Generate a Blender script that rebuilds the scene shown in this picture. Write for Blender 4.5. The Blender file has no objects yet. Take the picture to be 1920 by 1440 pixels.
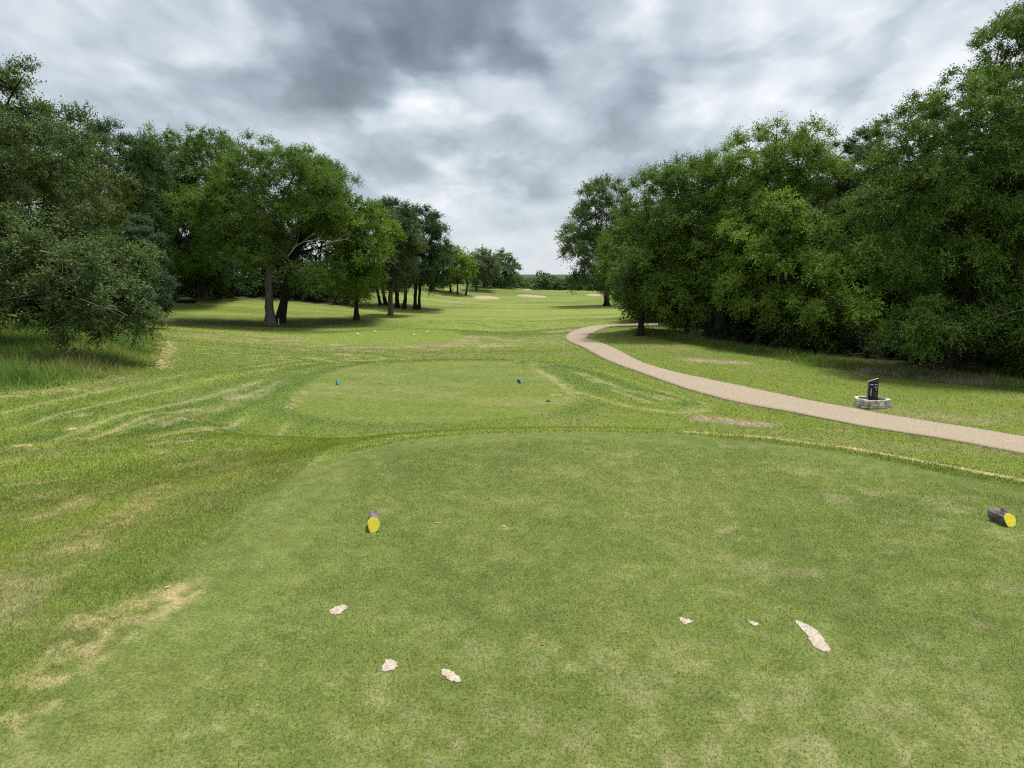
import bpy, bmesh, math
import numpy as np
from mathutils import Vector, Matrix

rng = np.random.default_rng(11)
sc = bpy.context.scene
COL = sc.collection
R = math.radians

# ------------------------------------------------------------------ camera
F, CU, CV = 1400.0, 960.0, 720.0          # focal length and centre in 1920x1440 pixels
HORIZON = 513.0
EYE = 1.65
PITCH = math.atan((CV - HORIZON) / F)
cp, sp = math.cos(PITCH), math.sin(PITCH)

def ray(u, v):
    a = (np.asarray(u, float) - CU) / F
    b = (CV - np.asarray(v, float)) / F
    return a, cp + b * sp, -sp + b * cp

def at(u, v, Y):
    """world point on pixel ray (u,v) at forward distance Y"""
    dx, dy, dz = ray(u, v)
    Y = np.asarray(Y, float)
    return np.stack(np.broadcast_arrays(dx / dy * Y, Y, EYE + dz / dy * Y), -1)

def at_z(u, v, z):
    dx, dy, dz = ray(u, v)
    t = (z - EYE) / dz
    return np.stack([dx * t, dy * t], -1)

cam_d = bpy.data.cameras.new('camera')
cam_d.sensor_width = 36.0
cam_d.lens = F / 1920 * 36.0
cam_d.clip_start = 0.05
cam_d.clip_end = 8000
cam = bpy.data.objects.new('camera', cam_d)
COL.objects.link(cam)
cam.location = (0, 0, EYE)
cam.rotation_euler = (math.pi / 2 - PITCH, 0, 0)
sc.camera = cam

# ------------------------------------------------------------------ noise and polygon helpers
def _hash(ix, iy, seed):
    h = (ix.astype(np.int64) * 374761393 + iy.astype(np.int64) * 668265263 + seed * 974711) & 0xFFFFFFFF
    h = ((h ^ (h >> 13)) * 1274126177) & 0xFFFFFFFF
    h = ((h ^ (h >> 16)) * 2246822519) & 0xFFFFFFFF
    return ((h ^ (h >> 15)) & 0xFFFF) / 65535.0

def vnoise(x, y, seed=0):
    xi, yi = np.floor(x), np.floor(y)
    fx, fy = x - xi, y - yi
    fx = fx * fx * (3 - 2 * fx); fy = fy * fy * (3 - 2 * fy)
    a = _hash(xi, yi, seed); b = _hash(xi + 1, yi, seed)
    c = _hash(xi, yi + 1, seed); d = _hash(xi + 1, yi + 1, seed)
    return (a * (1 - fx) + b * fx) * (1 - fy) + (c * (1 - fx) + d * fx) * fy

def fbm(x, y, seed=0, octv=4):
    s, amp, tot = 0, 1.0, 0
    for k in range(octv):
        s = s + amp * vnoise(x * 2 ** k + 17.3 * k, y * 2 ** k - 9.1 * k, seed + k)
        tot += amp; amp *= 0.55
    return s / tot

def sstep(a, b, x):
    t = np.clip((x - a) / (b - a), 0, 1)
    return t * t * (3 - 2 * t)

def seg_dist(px, py, pts, closed=False):
    pts = np.asarray(pts, float)
    n = len(pts)
    best = np.full(np.shape(px), 1e9)
    for i in range(n if closed else n - 1):
        a, b = pts[i], pts[(i + 1) % n]
        ab = b - a
        t = np.clip(((px - a[0]) * ab[0] + (py - a[1]) * ab[1]) / max(ab @ ab, 1e-12), 0, 1)
        best = np.minimum(best, (px - a[0] - t * ab[0]) ** 2 + (py - a[1] - t * ab[1]) ** 2)
    return np.sqrt(best)

def inside(px, py, pts):
    pts = np.asarray(pts, float)
    n = len(pts)
    r = np.zeros(np.shape(px), bool)
    for i in range(n):
        x0, y0 = pts[i]; x1, y1 = pts[(i + 1) % n]
        c = ((y0 > py) != (y1 > py)) & (px < (x1 - x0) * (py - y0) / ((y1 - y0) if y1 != y0 else 1e-12) + x0)
        r ^= c
    return r

def sdf(px, py, pts):
    return np.where(inside(px, py, pts), -1, 1) * seg_dist(px, py, pts, True)

def smooth_poly(pts, it=2):
    p = np.asarray(pts, float)
    for _ in range(it):
        q = np.roll(p, -1, 0)
        p = np.stack([0.75 * p + 0.25 * q, 0.25 * p + 0.75 * q], 1).reshape(-1, 2)
    return p

# ------------------------------------------------------------------ terrain
Z2, Z3 = -1.25, -1.8                     # heights of the second and third tee
crest1 = at_z(*np.array([(0, 1300), (200, 1130), (380, 985), (500, 890), (600, 842), (740, 810), (900, 798), (1100, 795),
              (1260, 800), (1440, 812), (1600, 832), (1800, 868), (1920, 890)], float).T, 0.0)
crest1 = np.vstack([[(-2.9, -6.0)], crest1, [(5.5, 5.0), (7.0, 2.5), (7.5, -6.0)]])
mow1 = at_z(*np.array([(0, 1330), (150, 1205), (300, 1090), (380, 1010), (450, 950), (540, 892), (640, 850), (760, 824), (900, 812),
              (1100, 808), (1290, 814), (1450, 832), (1600, 852), (1750, 882), (1920, 927)], float).T, 0.0)
mow1 = np.vstack([[(-2.6, -6.0)], mow1, [(5.0, 4.3), (6.3, 2.0), (6.6, -6.0)]])
mow2 = smooth_poly(at_z(*np.array([(700, 793), (590, 782), (538, 763), (560, 735), (605, 702), (650, 688), (760, 680), (900, 677),
              (985, 681), (1035, 702), (1088, 742), (1060, 766), (950, 788)], float).T, Z2))
mow3 = smooth_poly(at_z(*np.array([(575, 637), (620, 627), (680, 619), (760, 616), (830, 617), (870, 626), (850, 637), (760, 640), (650, 641)], float).T, Z3))

ctrl = [  # pixel u, v and forward distance of points on the grass
    (0, 1100, 4.2), (0, 1000, 5.6), (0, 900, 7.6), (200, 900, 7.4), (0, 800, 11), (200, 800, 11.2), (400, 830, 9.7), (350, 780, 12.5), (0, 735, 15), (150, 715, 17), (290, 690, 20.5),
    (310, 640, 31), (150, 660, 24), (20, 650, 25), (0, 620, 31), (450, 720, 18.5), (450, 690, 23), (520, 690, 23), (420, 660, 29),
    (310, 618, 40), (380, 640, 34), (500, 650, 33), (450, 603, 53), (507, 610, 52), (560, 590, 60), (350, 577, 60), (350, 562, 67), (200, 600, 50), (100, 600, 46),
    (550, 567, 70), (650, 582, 67), (670, 600, 57), (732, 592, 64), (778, 580, 74), (858, 552, 115), (893, 545, 126), (930, 537, 140), (975, 543.5, 152),
    (700, 672, 28), (850, 668, 29), (600, 672, 28), (900, 640, 40), (950, 655, 34), (1000, 660, 32), (550, 640, 38), (900, 610, 54),
    (900, 600, 58), (1000, 600, 58), (1000, 625, 46), (900, 577, 78), (1000, 576, 82), (910, 559, 110), (995, 556, 120), (985, 544.5, 165), (1050, 546, 180), (1050, 560, 112),
    (800, 600, 58), (820, 570, 86), (1150, 589, 62), (1060, 588, 66), (1120, 581, 74), (1138, 574, 82), (1200, 618, 42), (1085, 630, 42),
    (1200, 645, 35), (1350, 642, 37), (1500, 672, 31), (1700, 702, 27), (1900, 716, 25.3), (1640, 768, 20), (1920, 833, 14.5), (1920, 815, 15.6),
    (1640, 785, 18.8), (1750, 800, 17.2), (1800, 760, 19.6), (1400, 732, 21.3), (1500, 760, 19.6), (1250, 685, 26.5), (1180, 660, 31), (1120, 641, 37),
    (1380, 790, 15.6), (1300, 760, 17), (1200, 770, 16.2), (1100, 700, 22.5), (1700, 850, 12.6), (1920, 872, 11.8), (1500, 810, 14.2)]
cw = [tuple(at(u, v, Y)) for u, v, Y in ctrl]
cw += [(-4.5, 13, -1.3), (0, 13, -1.35), (3, 12.5, -1.35), (0, 18, -1.4), (-3, 22, -1.45), (-2, 15, -1.35), (0, 6, -1.0), (2, 3, -0.9), (-3, 1, -0.4), (-6, -4, -0.6), (0, -10, -0.6), (9, 0, -1.6), (8, -8, -1.2),
       (-12, 3, -0.6), (-25, 0, -0.6), (-25, 20, -0.8), (-40, 40, -0.6), (-35, 65, -0.3), (-20, 90, 0.0), (-60, 90, 0.6), (-20, 130, 0.6), (30, 45, -1.7), (22, 30, -2.0), (35, 20, -2.2), (20, 5, -2.0), (50, 60, -1.6),
       (30, 90, -1.8), (60, 120, -2), (40, 180, -2.6), (0, 230, -3.0), (-60, 180, 0.5), (60, 0, -2.5), (-60, 0, -0.8), (0, -50, -1), (-120, 60, 0), (120, 60, -2.5), (80, 260, -3), (-80, 260, -1.5), (0, 300, -3.2)]
cw = np.array(cw)

def _phi(r2):
    return 0.5 * r2 * np.log(np.maximum(r2, 1e-9))

def _fit(P):
    xy, z = P[:, :2] / 50, P[:, 2]
    n = len(P)
    K = _phi(((xy[:, None] - xy[None]) ** 2).sum(-1)) + np.eye(n) * 2e-4
    Q = np.hstack([np.ones((n, 1)), xy])
    A = np.block([[K, Q], [Q.T, np.zeros((3, 3))]])
    return np.linalg.solve(A, np.concatenate([z, np.zeros(3)]))
_w = _fit(cw)

def base_h(x, y):
    X, Yy = np.ravel(x) / 50, np.ravel(y) / 50
    out = _w[-3] + _w[-2] * X + _w[-1] * Yy
    for i, (cx, cy) in enumerate(cw[:, :2] / 50):
        out += _w[i] * _phi((X - cx) ** 2 + (Yy - cy) ** 2)
    r = np.hypot(X, Yy) * 50
    far = sstep(170, 330, r)
    out = np.clip(out, -5, 3) * (1 - far) + (-3.6) * far
    return out.reshape(np.shape(x))

def height(x, y):
    x = np.asarray(x, float); y = np.asarray(y, float)
    z = base_h(x, y)
    s = sdf(x, y, mow3); w = 1 - sstep(0.0, 4.5, s); z = z * (1 - w) + Z3 * w
    s = sdf(x, y, mow2); w = 1 - sstep(0.1, 2.8, s); z = z * (1 - w) + Z2 * w
    s = sdf(x, y, crest1); t_ = np.clip((np.sqrt(np.maximum(s + .15, 0) ** 2 + .16) - .4) / 5.6, 0, 1); w = (1 - t_) ** 1.7; z = z * (1 - w) + np.minimum(0.0, -0.06 * np.maximum(s + .5, 0)) * w
    near = 1 - sstep(40, 120, np.hypot(x, y))
    z = z + (fbm(x / 1.3, y / 1.3, 5, 3) - .5) * 0.035 * near * sstep(-0.3, 1.0, s) + (fbm(x / 9, y / 9, 8, 2) - .5) * (.22 + .3 * sstep(55, 90, np.hypot(x, y))) * sstep(18, 50, np.hypot(x, y))
    return z

def px(u, v):
    """the point of the terrain seen at pixel (u, v)"""
    u = np.atleast_1d(np.asarray(u, float)); v = np.atleast_1d(np.asarray(v, float))
    dx, dy, dz = ray(u, v)
    ts = np.geomspace(1.0, 400, 420)
    X = dx[:, None] * ts; Y = dy[:, None] * ts
    g = EYE + dz[:, None] * ts - height(X, Y)
    i = np.argmax(g < 0, 1); i = np.where((g < 0).any(1), np.maximum(i, 1), len(ts) - 1)
    lo, hi = ts[i - 1], ts[i]
    for _ in range(24):
        m = (lo + hi) / 2
        below = EYE + dz * m - height(dx * m, dy * m) < 0
        hi = np.where(below, m, hi); lo = np.where(below, lo, m)
    t = hi
    return np.stack([dx * t, dy * t, height(dx * t, dy * t)], -1)

def P(pts):
    a = np.array(pts, float)
    return px(a[:, 0], a[:, 1])

# ------------------------------------------------------------------ object helpers
def tag(o, label=None, cat=None, group=None, kind=None):
    if label: o['label'] = label
    if cat: o['category'] = cat
    if group: o['group'] = group
    if kind: o['kind'] = kind
    return o

def empty(name, loc, label=None, cat=None, group=None):
    o = bpy.data.objects.new(name, None)
    o.empty_display_size = 0.3
    o.location = tuple(float(c) for c in loc)
    COL.objects.link(o)
    return tag(o, label, cat, group)

def link(name, me, mats, parent=None, loc=None):
    o = bpy.data.objects.new(name, me)
    for m in (mats if isinstance(mats, (list, tuple)) else [mats]):
        me.materials.append(m)
    COL.objects.link(o)
    if parent is not None: o.parent = parent
    if loc is not None: o.location = tuple(float(c) for c in loc)
    return o

def mesh_np(name, verts, faces, k, cols=None, smooth=False):
    """fast mesh from an (n,3) array and an (m,k) array of equal-sided faces"""
    me = bpy.data.meshes.new(name)
    verts = np.asarray(verts, np.float32); faces = np.asarray(faces, np.int32).reshape(-1, k)
    me.vertices.add(len(verts)); me.vertices.foreach_set('co', verts.ravel())
    me.loops.add(faces.size); me.loops.foreach_set('vertex_index', faces.ravel())
    me.polygons.add(len(faces))
    me.polygons.foreach_set('loop_start', np.arange(0, faces.size, k, dtype=np.int32))
    if smooth:
        me.polygons.foreach_set('use_smooth', np.ones(len(faces), bool))
    if cols is not None:
        at_ = me.color_attributes.new('col', 'FLOAT_COLOR', 'POINT')
        c4 = np.ones((len(verts), 4), np.float32); c4[:, :3] = cols
        at_.data.foreach_set('color', c4.ravel())
    me.update(calc_edges=True)
    return me

class MB:
    """collects pieces into one mesh"""
    def __init__(self): self.bm = bmesh.new()
    def box(self, size, loc=(0, 0, 0), rot=0.0, bev=0.0, jit=0.0):
        m = Matrix.Translation(loc) @ Matrix.Rotation(rot, 4, 'Z') @ Matrix.Diagonal((*size, 1))
        r = bmesh.ops.create_cube(self.bm, size=1.0, matrix=m)
        if bev:
            es = {e for v in r['verts'] for e in v.link_edges}
            b = bmesh.ops.bevel(self.bm, geom=list(es), offset=bev, segments=2, affect='EDGES')
            vs = b['verts']
        else: vs = r['verts']
        if jit:
            for v in vs: v.co += Vector(rng.normal(0, jit, 3).tolist())
        return self
    def tube(self, pts, radii, sides=8, cap=True):
        pts = [Vector([float(c) for c in p]) for p in pts]; radii = [float(r) for r in radii]
        rings = []
        for i, p in enumerate(pts):
            t = (pts[min(i + 1, len(pts) - 1)] - pts[max(i - 1, 0)]).normalized()
            s = t.orthogonal().normalized(); w = t.cross(s)
            rings.append([self.bm.verts.new(p + radii[i] * (math.cos(a) * s + math.sin(a) * w))
                          for a in (2 * math.pi * j / sides for j in range(sides))])
        for a, b in zip(rings, rings[1:]):
            for j in range(sides):
                self.bm.faces.new((a[j], a[(j + 1) % sides], b[(j + 1) % sides], b[j]))
        if cap:
            self.bm.faces.new(rings[0][::-1]); self.bm.faces.new(rings[-1])
        return self
    def build(self, name, mat, parent=None, loc=None, smooth=False):
        bmesh.ops.recalc_face_normals(self.bm, faces=self.bm.faces)
        me = bpy.data.meshes.new(name); self.bm.to_mesh(me); self.bm.free()
        if smooth: me.polygons.foreach_set('use_smooth', [True] * len(me.polygons))
        return link(name, me, mat, parent, loc)

# ------------------------------------------------------------------ materials
def mat(name):
    m = bpy.data.materials.new(name); m.use_nodes = True
    nt = m.node_tree; nt.nodes.clear()
    return m, nt, nt.nodes, nt.links

def N(ns, t, **kw):
    n = ns.new(t)
    for k, v in kw.items(): setattr(n, k, v)
    return n

def simple(name, c1, c2=None, scale=20, rough=0.8, bump=0.3, bscale=None, spec=0.3, stretch=(1, 1, 1), detail=6):
    m, nt, ns, lk = mat(name)
    out = N(ns, 'ShaderNodeOutputMaterial'); b = N(ns, 'ShaderNodeBsdfPrincipled')
    b.inputs['Roughness'].default_value = rough; b.inputs['Specular IOR Level'].default_value = spec
    lk.new(b.outputs[0], out.inputs[0])
    tc = N(ns, 'ShaderNodeTexCoord'); mp = N(ns, 'ShaderNodeMapping'); mp.inputs['Scale'].default_value = stretch
    lk.new(tc.outputs['Object'], mp.inputs[0])
    nz = N(ns, 'ShaderNodeTexNoise'); nz.inputs['Scale'].default_value = scale; nz.inputs['Detail'].default_value = detail; nz.inputs['Roughness'].default_value = .65
    lk.new(mp.outputs[0], nz.inputs['Vector'])
    cr = N(ns, 'ShaderNodeValToRGB')
    cr.color_ramp.elements[0].position = .32; cr.color_ramp.elements[1].position = .68
    cr.color_ramp.elements[0].color = (*c1, 1); cr.color_ramp.elements[1].color = (*(c2 or c1), 1)
    lk.new(nz.outputs[0], cr.inputs[0]); lk.new(cr.outputs[0], b.inputs['Base Color'])
    if bump:
        n2 = N(ns, 'ShaderNodeTexNoise'); n2.inputs['Scale'].default_value = bscale or scale * 2; n2.inputs['Detail'].default_value = 5
        lk.new(mp.outputs[0], n2.inputs['Vector'])
        bp = N(ns, 'ShaderNodeBump'); bp.inputs['Strength'].default_value = bump; bp.inputs['Distance'].default_value = .02
        lk.new(n2.outputs[0], bp.inputs['Height']); lk.new(bp.outputs[0], b.inputs['Normal'])
    return m

def leaf_mat(name, trans=0.32, rough=.5, spec=.35):
    m, nt, ns, lk = mat(name)
    out = N(ns, 'ShaderNodeOutputMaterial'); b = N(ns, 'ShaderNodeBsdfPrincipled')
    b.inputs['Roughness'].default_value = rough; b.inputs['Specular IOR Level'].default_value = spec
    a = N(ns, 'ShaderNodeAttribute', attribute_name='col'); lk.new(a.outputs['Color'], b.inputs['Base Color'])
    t = N(ns, 'ShaderNodeBsdfTranslucent')
    mu = N(ns, 'ShaderNodeMix', data_type='RGBA', blend_type='MULTIPLY'); mu.inputs[0].default_value = 1
    lk.new(a.outputs['Color'], mu.inputs[6]); mu.inputs[7].default_value = (1.5, 1.5, .7, 1); lk.new(mu.outputs[2], t.inputs[0])
    mx = N(ns, 'ShaderNodeMixShader'); mx.inputs[0].default_value = trans
    lk.new(b.outputs[0], mx.inputs[1]); lk.new(t.outputs[0], mx.inputs[2]); lk.new(mx.outputs[0], out.inputs[0])
    return m

M_LEAF = leaf_mat('leaf', .17, .7, .10)
M_BLADE = leaf_mat('grass_blade', .45, .7, .08)
M_BARK = simple('bark', (.07, .058, .045), (.2, .175, .145), 9, .95, .8, 14, .1, (1, 1, .22))
M_BARKD = simple('dark_bark', (.015, .012, .01), (.045, .038, .03), 9, .95, .8, 14, .1, (1, 1, .22))
M_DEAD = simple('bare_wood', (.2, .18, .15), (.38, .35, .3), 14, .9, .3, 20, .1)
M_SAND = simple('sand', (.24, .20, .145), (.58, .51, .41), 90, .95, .35, 220, .1)
M_BSAND = simple('bunker_sand', (.30, .225, .14), (.40, .32, .21), 3, .95, .2, 30, .1)
M_SOIL = simple('soil', (.03, .022, .014), (.08, .06, .04), 40, .95, .7, 60, .1)
M_YELLOW = simple('yellow_paint', (.93, .74, .02), (.97, .83, .06), 25, .5, .15, 60, .4)
M_YRIM = simple('pale_yellow_rim', (.86, .76, .2), (.9, .82, .32), 40, .6, .2, 60, .3)
M_LOG = simple('weathered_log', (.035, .028, .025), (.3, .27, .25), 30, .95, 1.0, 40, .1, (1, .2, 1))
M_BLUE = simple('blue_paint', (.09, .36, .55), (.2, .55, .72), 25, .5, .15, 60, .4)
M_WHITE = simple('white_paint', (.75, .75, .73), (.82, .82, .8), 30, .4, .05, 60, .5)
M_STONE = simple('limestone', (.20, .18, .14), (.85, .82, .72), 7, .9, .8, 30, .2, detail=9)
M_BLACK = simple('black_slab', (.006, .007, .008), (.011, .012, .013), 12, .45, .05, 60, .4)
M_EDGE = simple('grey_slab_edge', (.22, .22, .2), (.34, .34, .31), 20, .8, .3, 50, .2)
M_LETTER = simple('white_lettering', (.7, .72, .72), (.8, .82, .82), 30, .5, 0)
M_DIM = simple('grey_lettering', (.16, .18, .2), (.24, .26, .28), 30, .5, 0)
M_MAP = simple('pale_green_print', (.24, .4, .33), (.34, .5, .42), 30, .5, 0)

# ------------------------------------------------------------------ path edges (needed by the ground)
PE = [((2060, 884), (2060, 845)), ((1920, 851), (1920, 819)), ((1762, 822), (1742, 790)), ((1612, 798), (1612, 768)), ((1500, 776), (1500, 747)), ((1387, 755), (1387, 723)),
      ((1294, 731), (1294, 704)), ((1225, 707), (1225, 686)), ((1172, 688), (1185, 670)), ((1122, 667), (1150, 652)), ((1087, 648), (1122, 640)),
      ((1060, 634), (1100, 634)), ((1077, 619), (1110, 625)), ((1112, 611), (1136, 614)), ((1172, 607), (1176, 611)), ((1232, 606), (1236, 610))]
pa = P([p[0] for p in PE])[:, :2]; pb = P([p[1] for p in PE])[:, :2]
def catmull(p, n):
    p = np.vstack([2 * p[0] - p[1], p, 2 * p[-1] - p[-2]])
    out = []
    for i in range(1, len(p) - 2):
        t = np.linspace(0, 1, n, endpoint=False)[:, None]
        a, b, c, d = p[i - 1:i + 3]
        out.append(.5 * (2 * b + (c - a) * t + (2 * a - 5 * b + 4 * c - d) * t ** 2 + (3 * b - a - 3 * c + d) * t ** 3))
    out.append(p[-2][None])
    return np.vstack(out)
pa, pb = catmull(pa, 10), catmull(pb, 10)
path_poly = np.vstack([pa, pb[::-1]])

# ------------------------------------------------------------------ ground colour: turf, straw, worn soil, painted tree shade
def W(pts): return P(pts)[:, :2]
G_TEE = np.array((.132, .170, .040)); G_MID = np.array((.140, .180, .031)); G_DARK = np.array((.070, .113, .023)); G_LUSH = np.array((.088, .137, .027))
STRAW = np.array((.38, .325, .19)); OLIVE = np.array((.180, .180, .068)); SOILC = np.array((.27, .21, .14)); LITTER_SHADE = np.array((.040, .038, .019))  # last colour: leaf litter with the canopy's shade painted in
edge_r = at_z(*np.array([(1250, 803), (1350, 808.5), (1440, 815), (1600, 835), (1700, 853), (1800, 871), (1920, 894), (2100, 940)], float).T, 0.0)
edge_f = at_z(*np.array([(560, 866), (600, 846), (680, 825), (760, 812), (900, 802), (1100, 799), (1250, 803)], float).T, 0.0)
straw_lines = [(W([(-40, 1330), (60, 1280), (150, 1210), (230, 1160), (310, 1128)]), .17, .42), (W([(-60, 1400), (40, 1330), (140, 1250), (240, 1175), (340, 1110)]), .12, .42), (W([(60, 1240), (180, 1150), (300, 1120)]), .09, .4),
               (W([(60, 980), (130, 948), (210, 915)]), .13, .5), (W([(130, 1030), (200, 990), (300, 915)]), .14, .4), (W([(150, 1060), (210, 1000), (260, 960), (300, 930)]), .03, .5),
               (W([(300, 832), (360, 826)]), .10, .9), (W([(115, 810), (150, 800)]), .08, 1.0), (W([(145, 822), (180, 824)]), .08, 1.0), (W([(35, 836), (55, 834)]), .1, 1.0),
               (W([(1040, 740), (1085, 745)]), .2, .5), (W([(1000, 690), (1035, 708), (1080, 740)]), .15, .55), (W([(538, 768), (545, 755), (570, 735)]), .12, .5),
               (W([(0, 742), (60, 738), (150, 728)]), .5, .45), (W([(300, 690), (308, 660), (312, 640)]), .35, .8)]
mow_lines = [W([(180, 815), (300, 785), (420, 757), (540, 718), (640, 690)]), W([(150, 780), (300, 755), (430, 730), (560, 694), (660, 682)]), W([(300, 800), (420, 768), (520, 735), (580, 705)]),
             W([(350, 770), (480, 728), (600, 690)]), W([(560, 690), (760, 676), (900, 673), (1000, 678), (1060, 700), (1110, 735)]), W([(1000, 683), (1080, 700), (1130, 722), (1170, 735)]),
             W([(1060, 690), (1120, 712), (1180, 730), (1260, 748)]), W([(420, 660), (560, 667), (640, 680)]), W([(440, 645), (560, 655), (680, 668)]), W([(830, 604), (900, 603), (950, 612)]), W([(780, 590), (900, 596), (1000, 600), (1150, 594)])]
stripes = [(W([(120, 830), (202, 799), (356, 761), (450, 736), (525, 709), (600, 689), (660, 680)]), 3.4, 1), (W([(-20, 872), (100, 856), (187, 840), (311, 821), (420, 812)]), 1.5, 1), (W([(1010, 684), (1080, 702), (1150, 728), (1230, 752)]), 2.2, 1), (W([(330, 650), (420, 662), (560, 670), (660, 672)]), 2.6, 1)]
worn = [(W([(1330, 786), (1380, 790), (1430, 797)]), .42, 1.0), (W([(1290, 770), (1320, 768)]), .2, .4), (W([(1550, 806), (1590, 808)]), .2, .6), (W([(1310, 676), (1380, 680)]), .7, .9), (W([(1040, 622), (1075, 618)]), .9, .9),
        (W([(880, 560.5), (940, 560.5)]), 1.5, .4), (W([(1660, 782), (1760, 778), (1830, 790)]), .45, .35), (W([(830, 566), (880, 565)]), 1.2, .5), (W([(1825, 1165), (1855, 1175)]), .018, .7), (W([(940, 989), (952, 990)]), .02, .8)]
painted_shade = [(W([(340, 608), (420, 606), (560, 606), (640, 602)]), 3.2), (W([(1400, 640), (1550, 665), (1700, 690), (1900, 706)]), 1.5)]  # shadow bands under the crowns, painted into the grass colour
litter_shade_r = np.vstack([W([(1215, 612), (1300, 628), (1450, 652), (1600, 677), (1750, 697), (1920, 713), (2100, 728)]), [(60, 20), (75, 60), (45, 85), (16, 60)]])  # wood floors: litter darkened to stand for the shade under the trees
litter_shade_l = np.vstack([W([(430, 563), (560, 568), (640, 574), (640, 566)]), [(-14, 110), (-60, 110), (-60, 75)], W([(300, 561)])])
sand_px = {
    'a': [(618, 1149), (625, 1140), (640, 1135), (652, 1136), (650, 1144), (641, 1147), (638, 1153), (624, 1154)],
    'b': [(714, 1258), (720, 1245), (727, 1236), (738, 1238), (746, 1248), (741, 1256), (730, 1257), (722, 1262)],
    'c': [(825, 1257), (838, 1255), (852, 1262), (869, 1274), (862, 1282), (848, 1279), (838, 1273), (828, 1266)],
    'd': [(1271, 1158), (1280, 1161), (1295, 1161), (1297, 1168), (1287, 1172), (1279, 1169)],
    'e': [(1402, 1163), (1411, 1167), (1422, 1169), (1420, 1174), (1412, 1175), (1406, 1169)],
    'f': [(1487, 1165), (1500, 1166), (1520, 1175), (1535, 1185), (1544, 1200), (1558, 1217), (1555, 1224), (1543, 1222), (1527, 1213), (1519, 1205), (1513, 1190), (1500, 1178)]}
sand_w = {k: at_z(*np.array(v, float).T, 0.0) for k, v in sand_px.items()}

def mix(a, b, t): return a * (1 - t[:, None]) + b * t[:, None]

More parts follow.
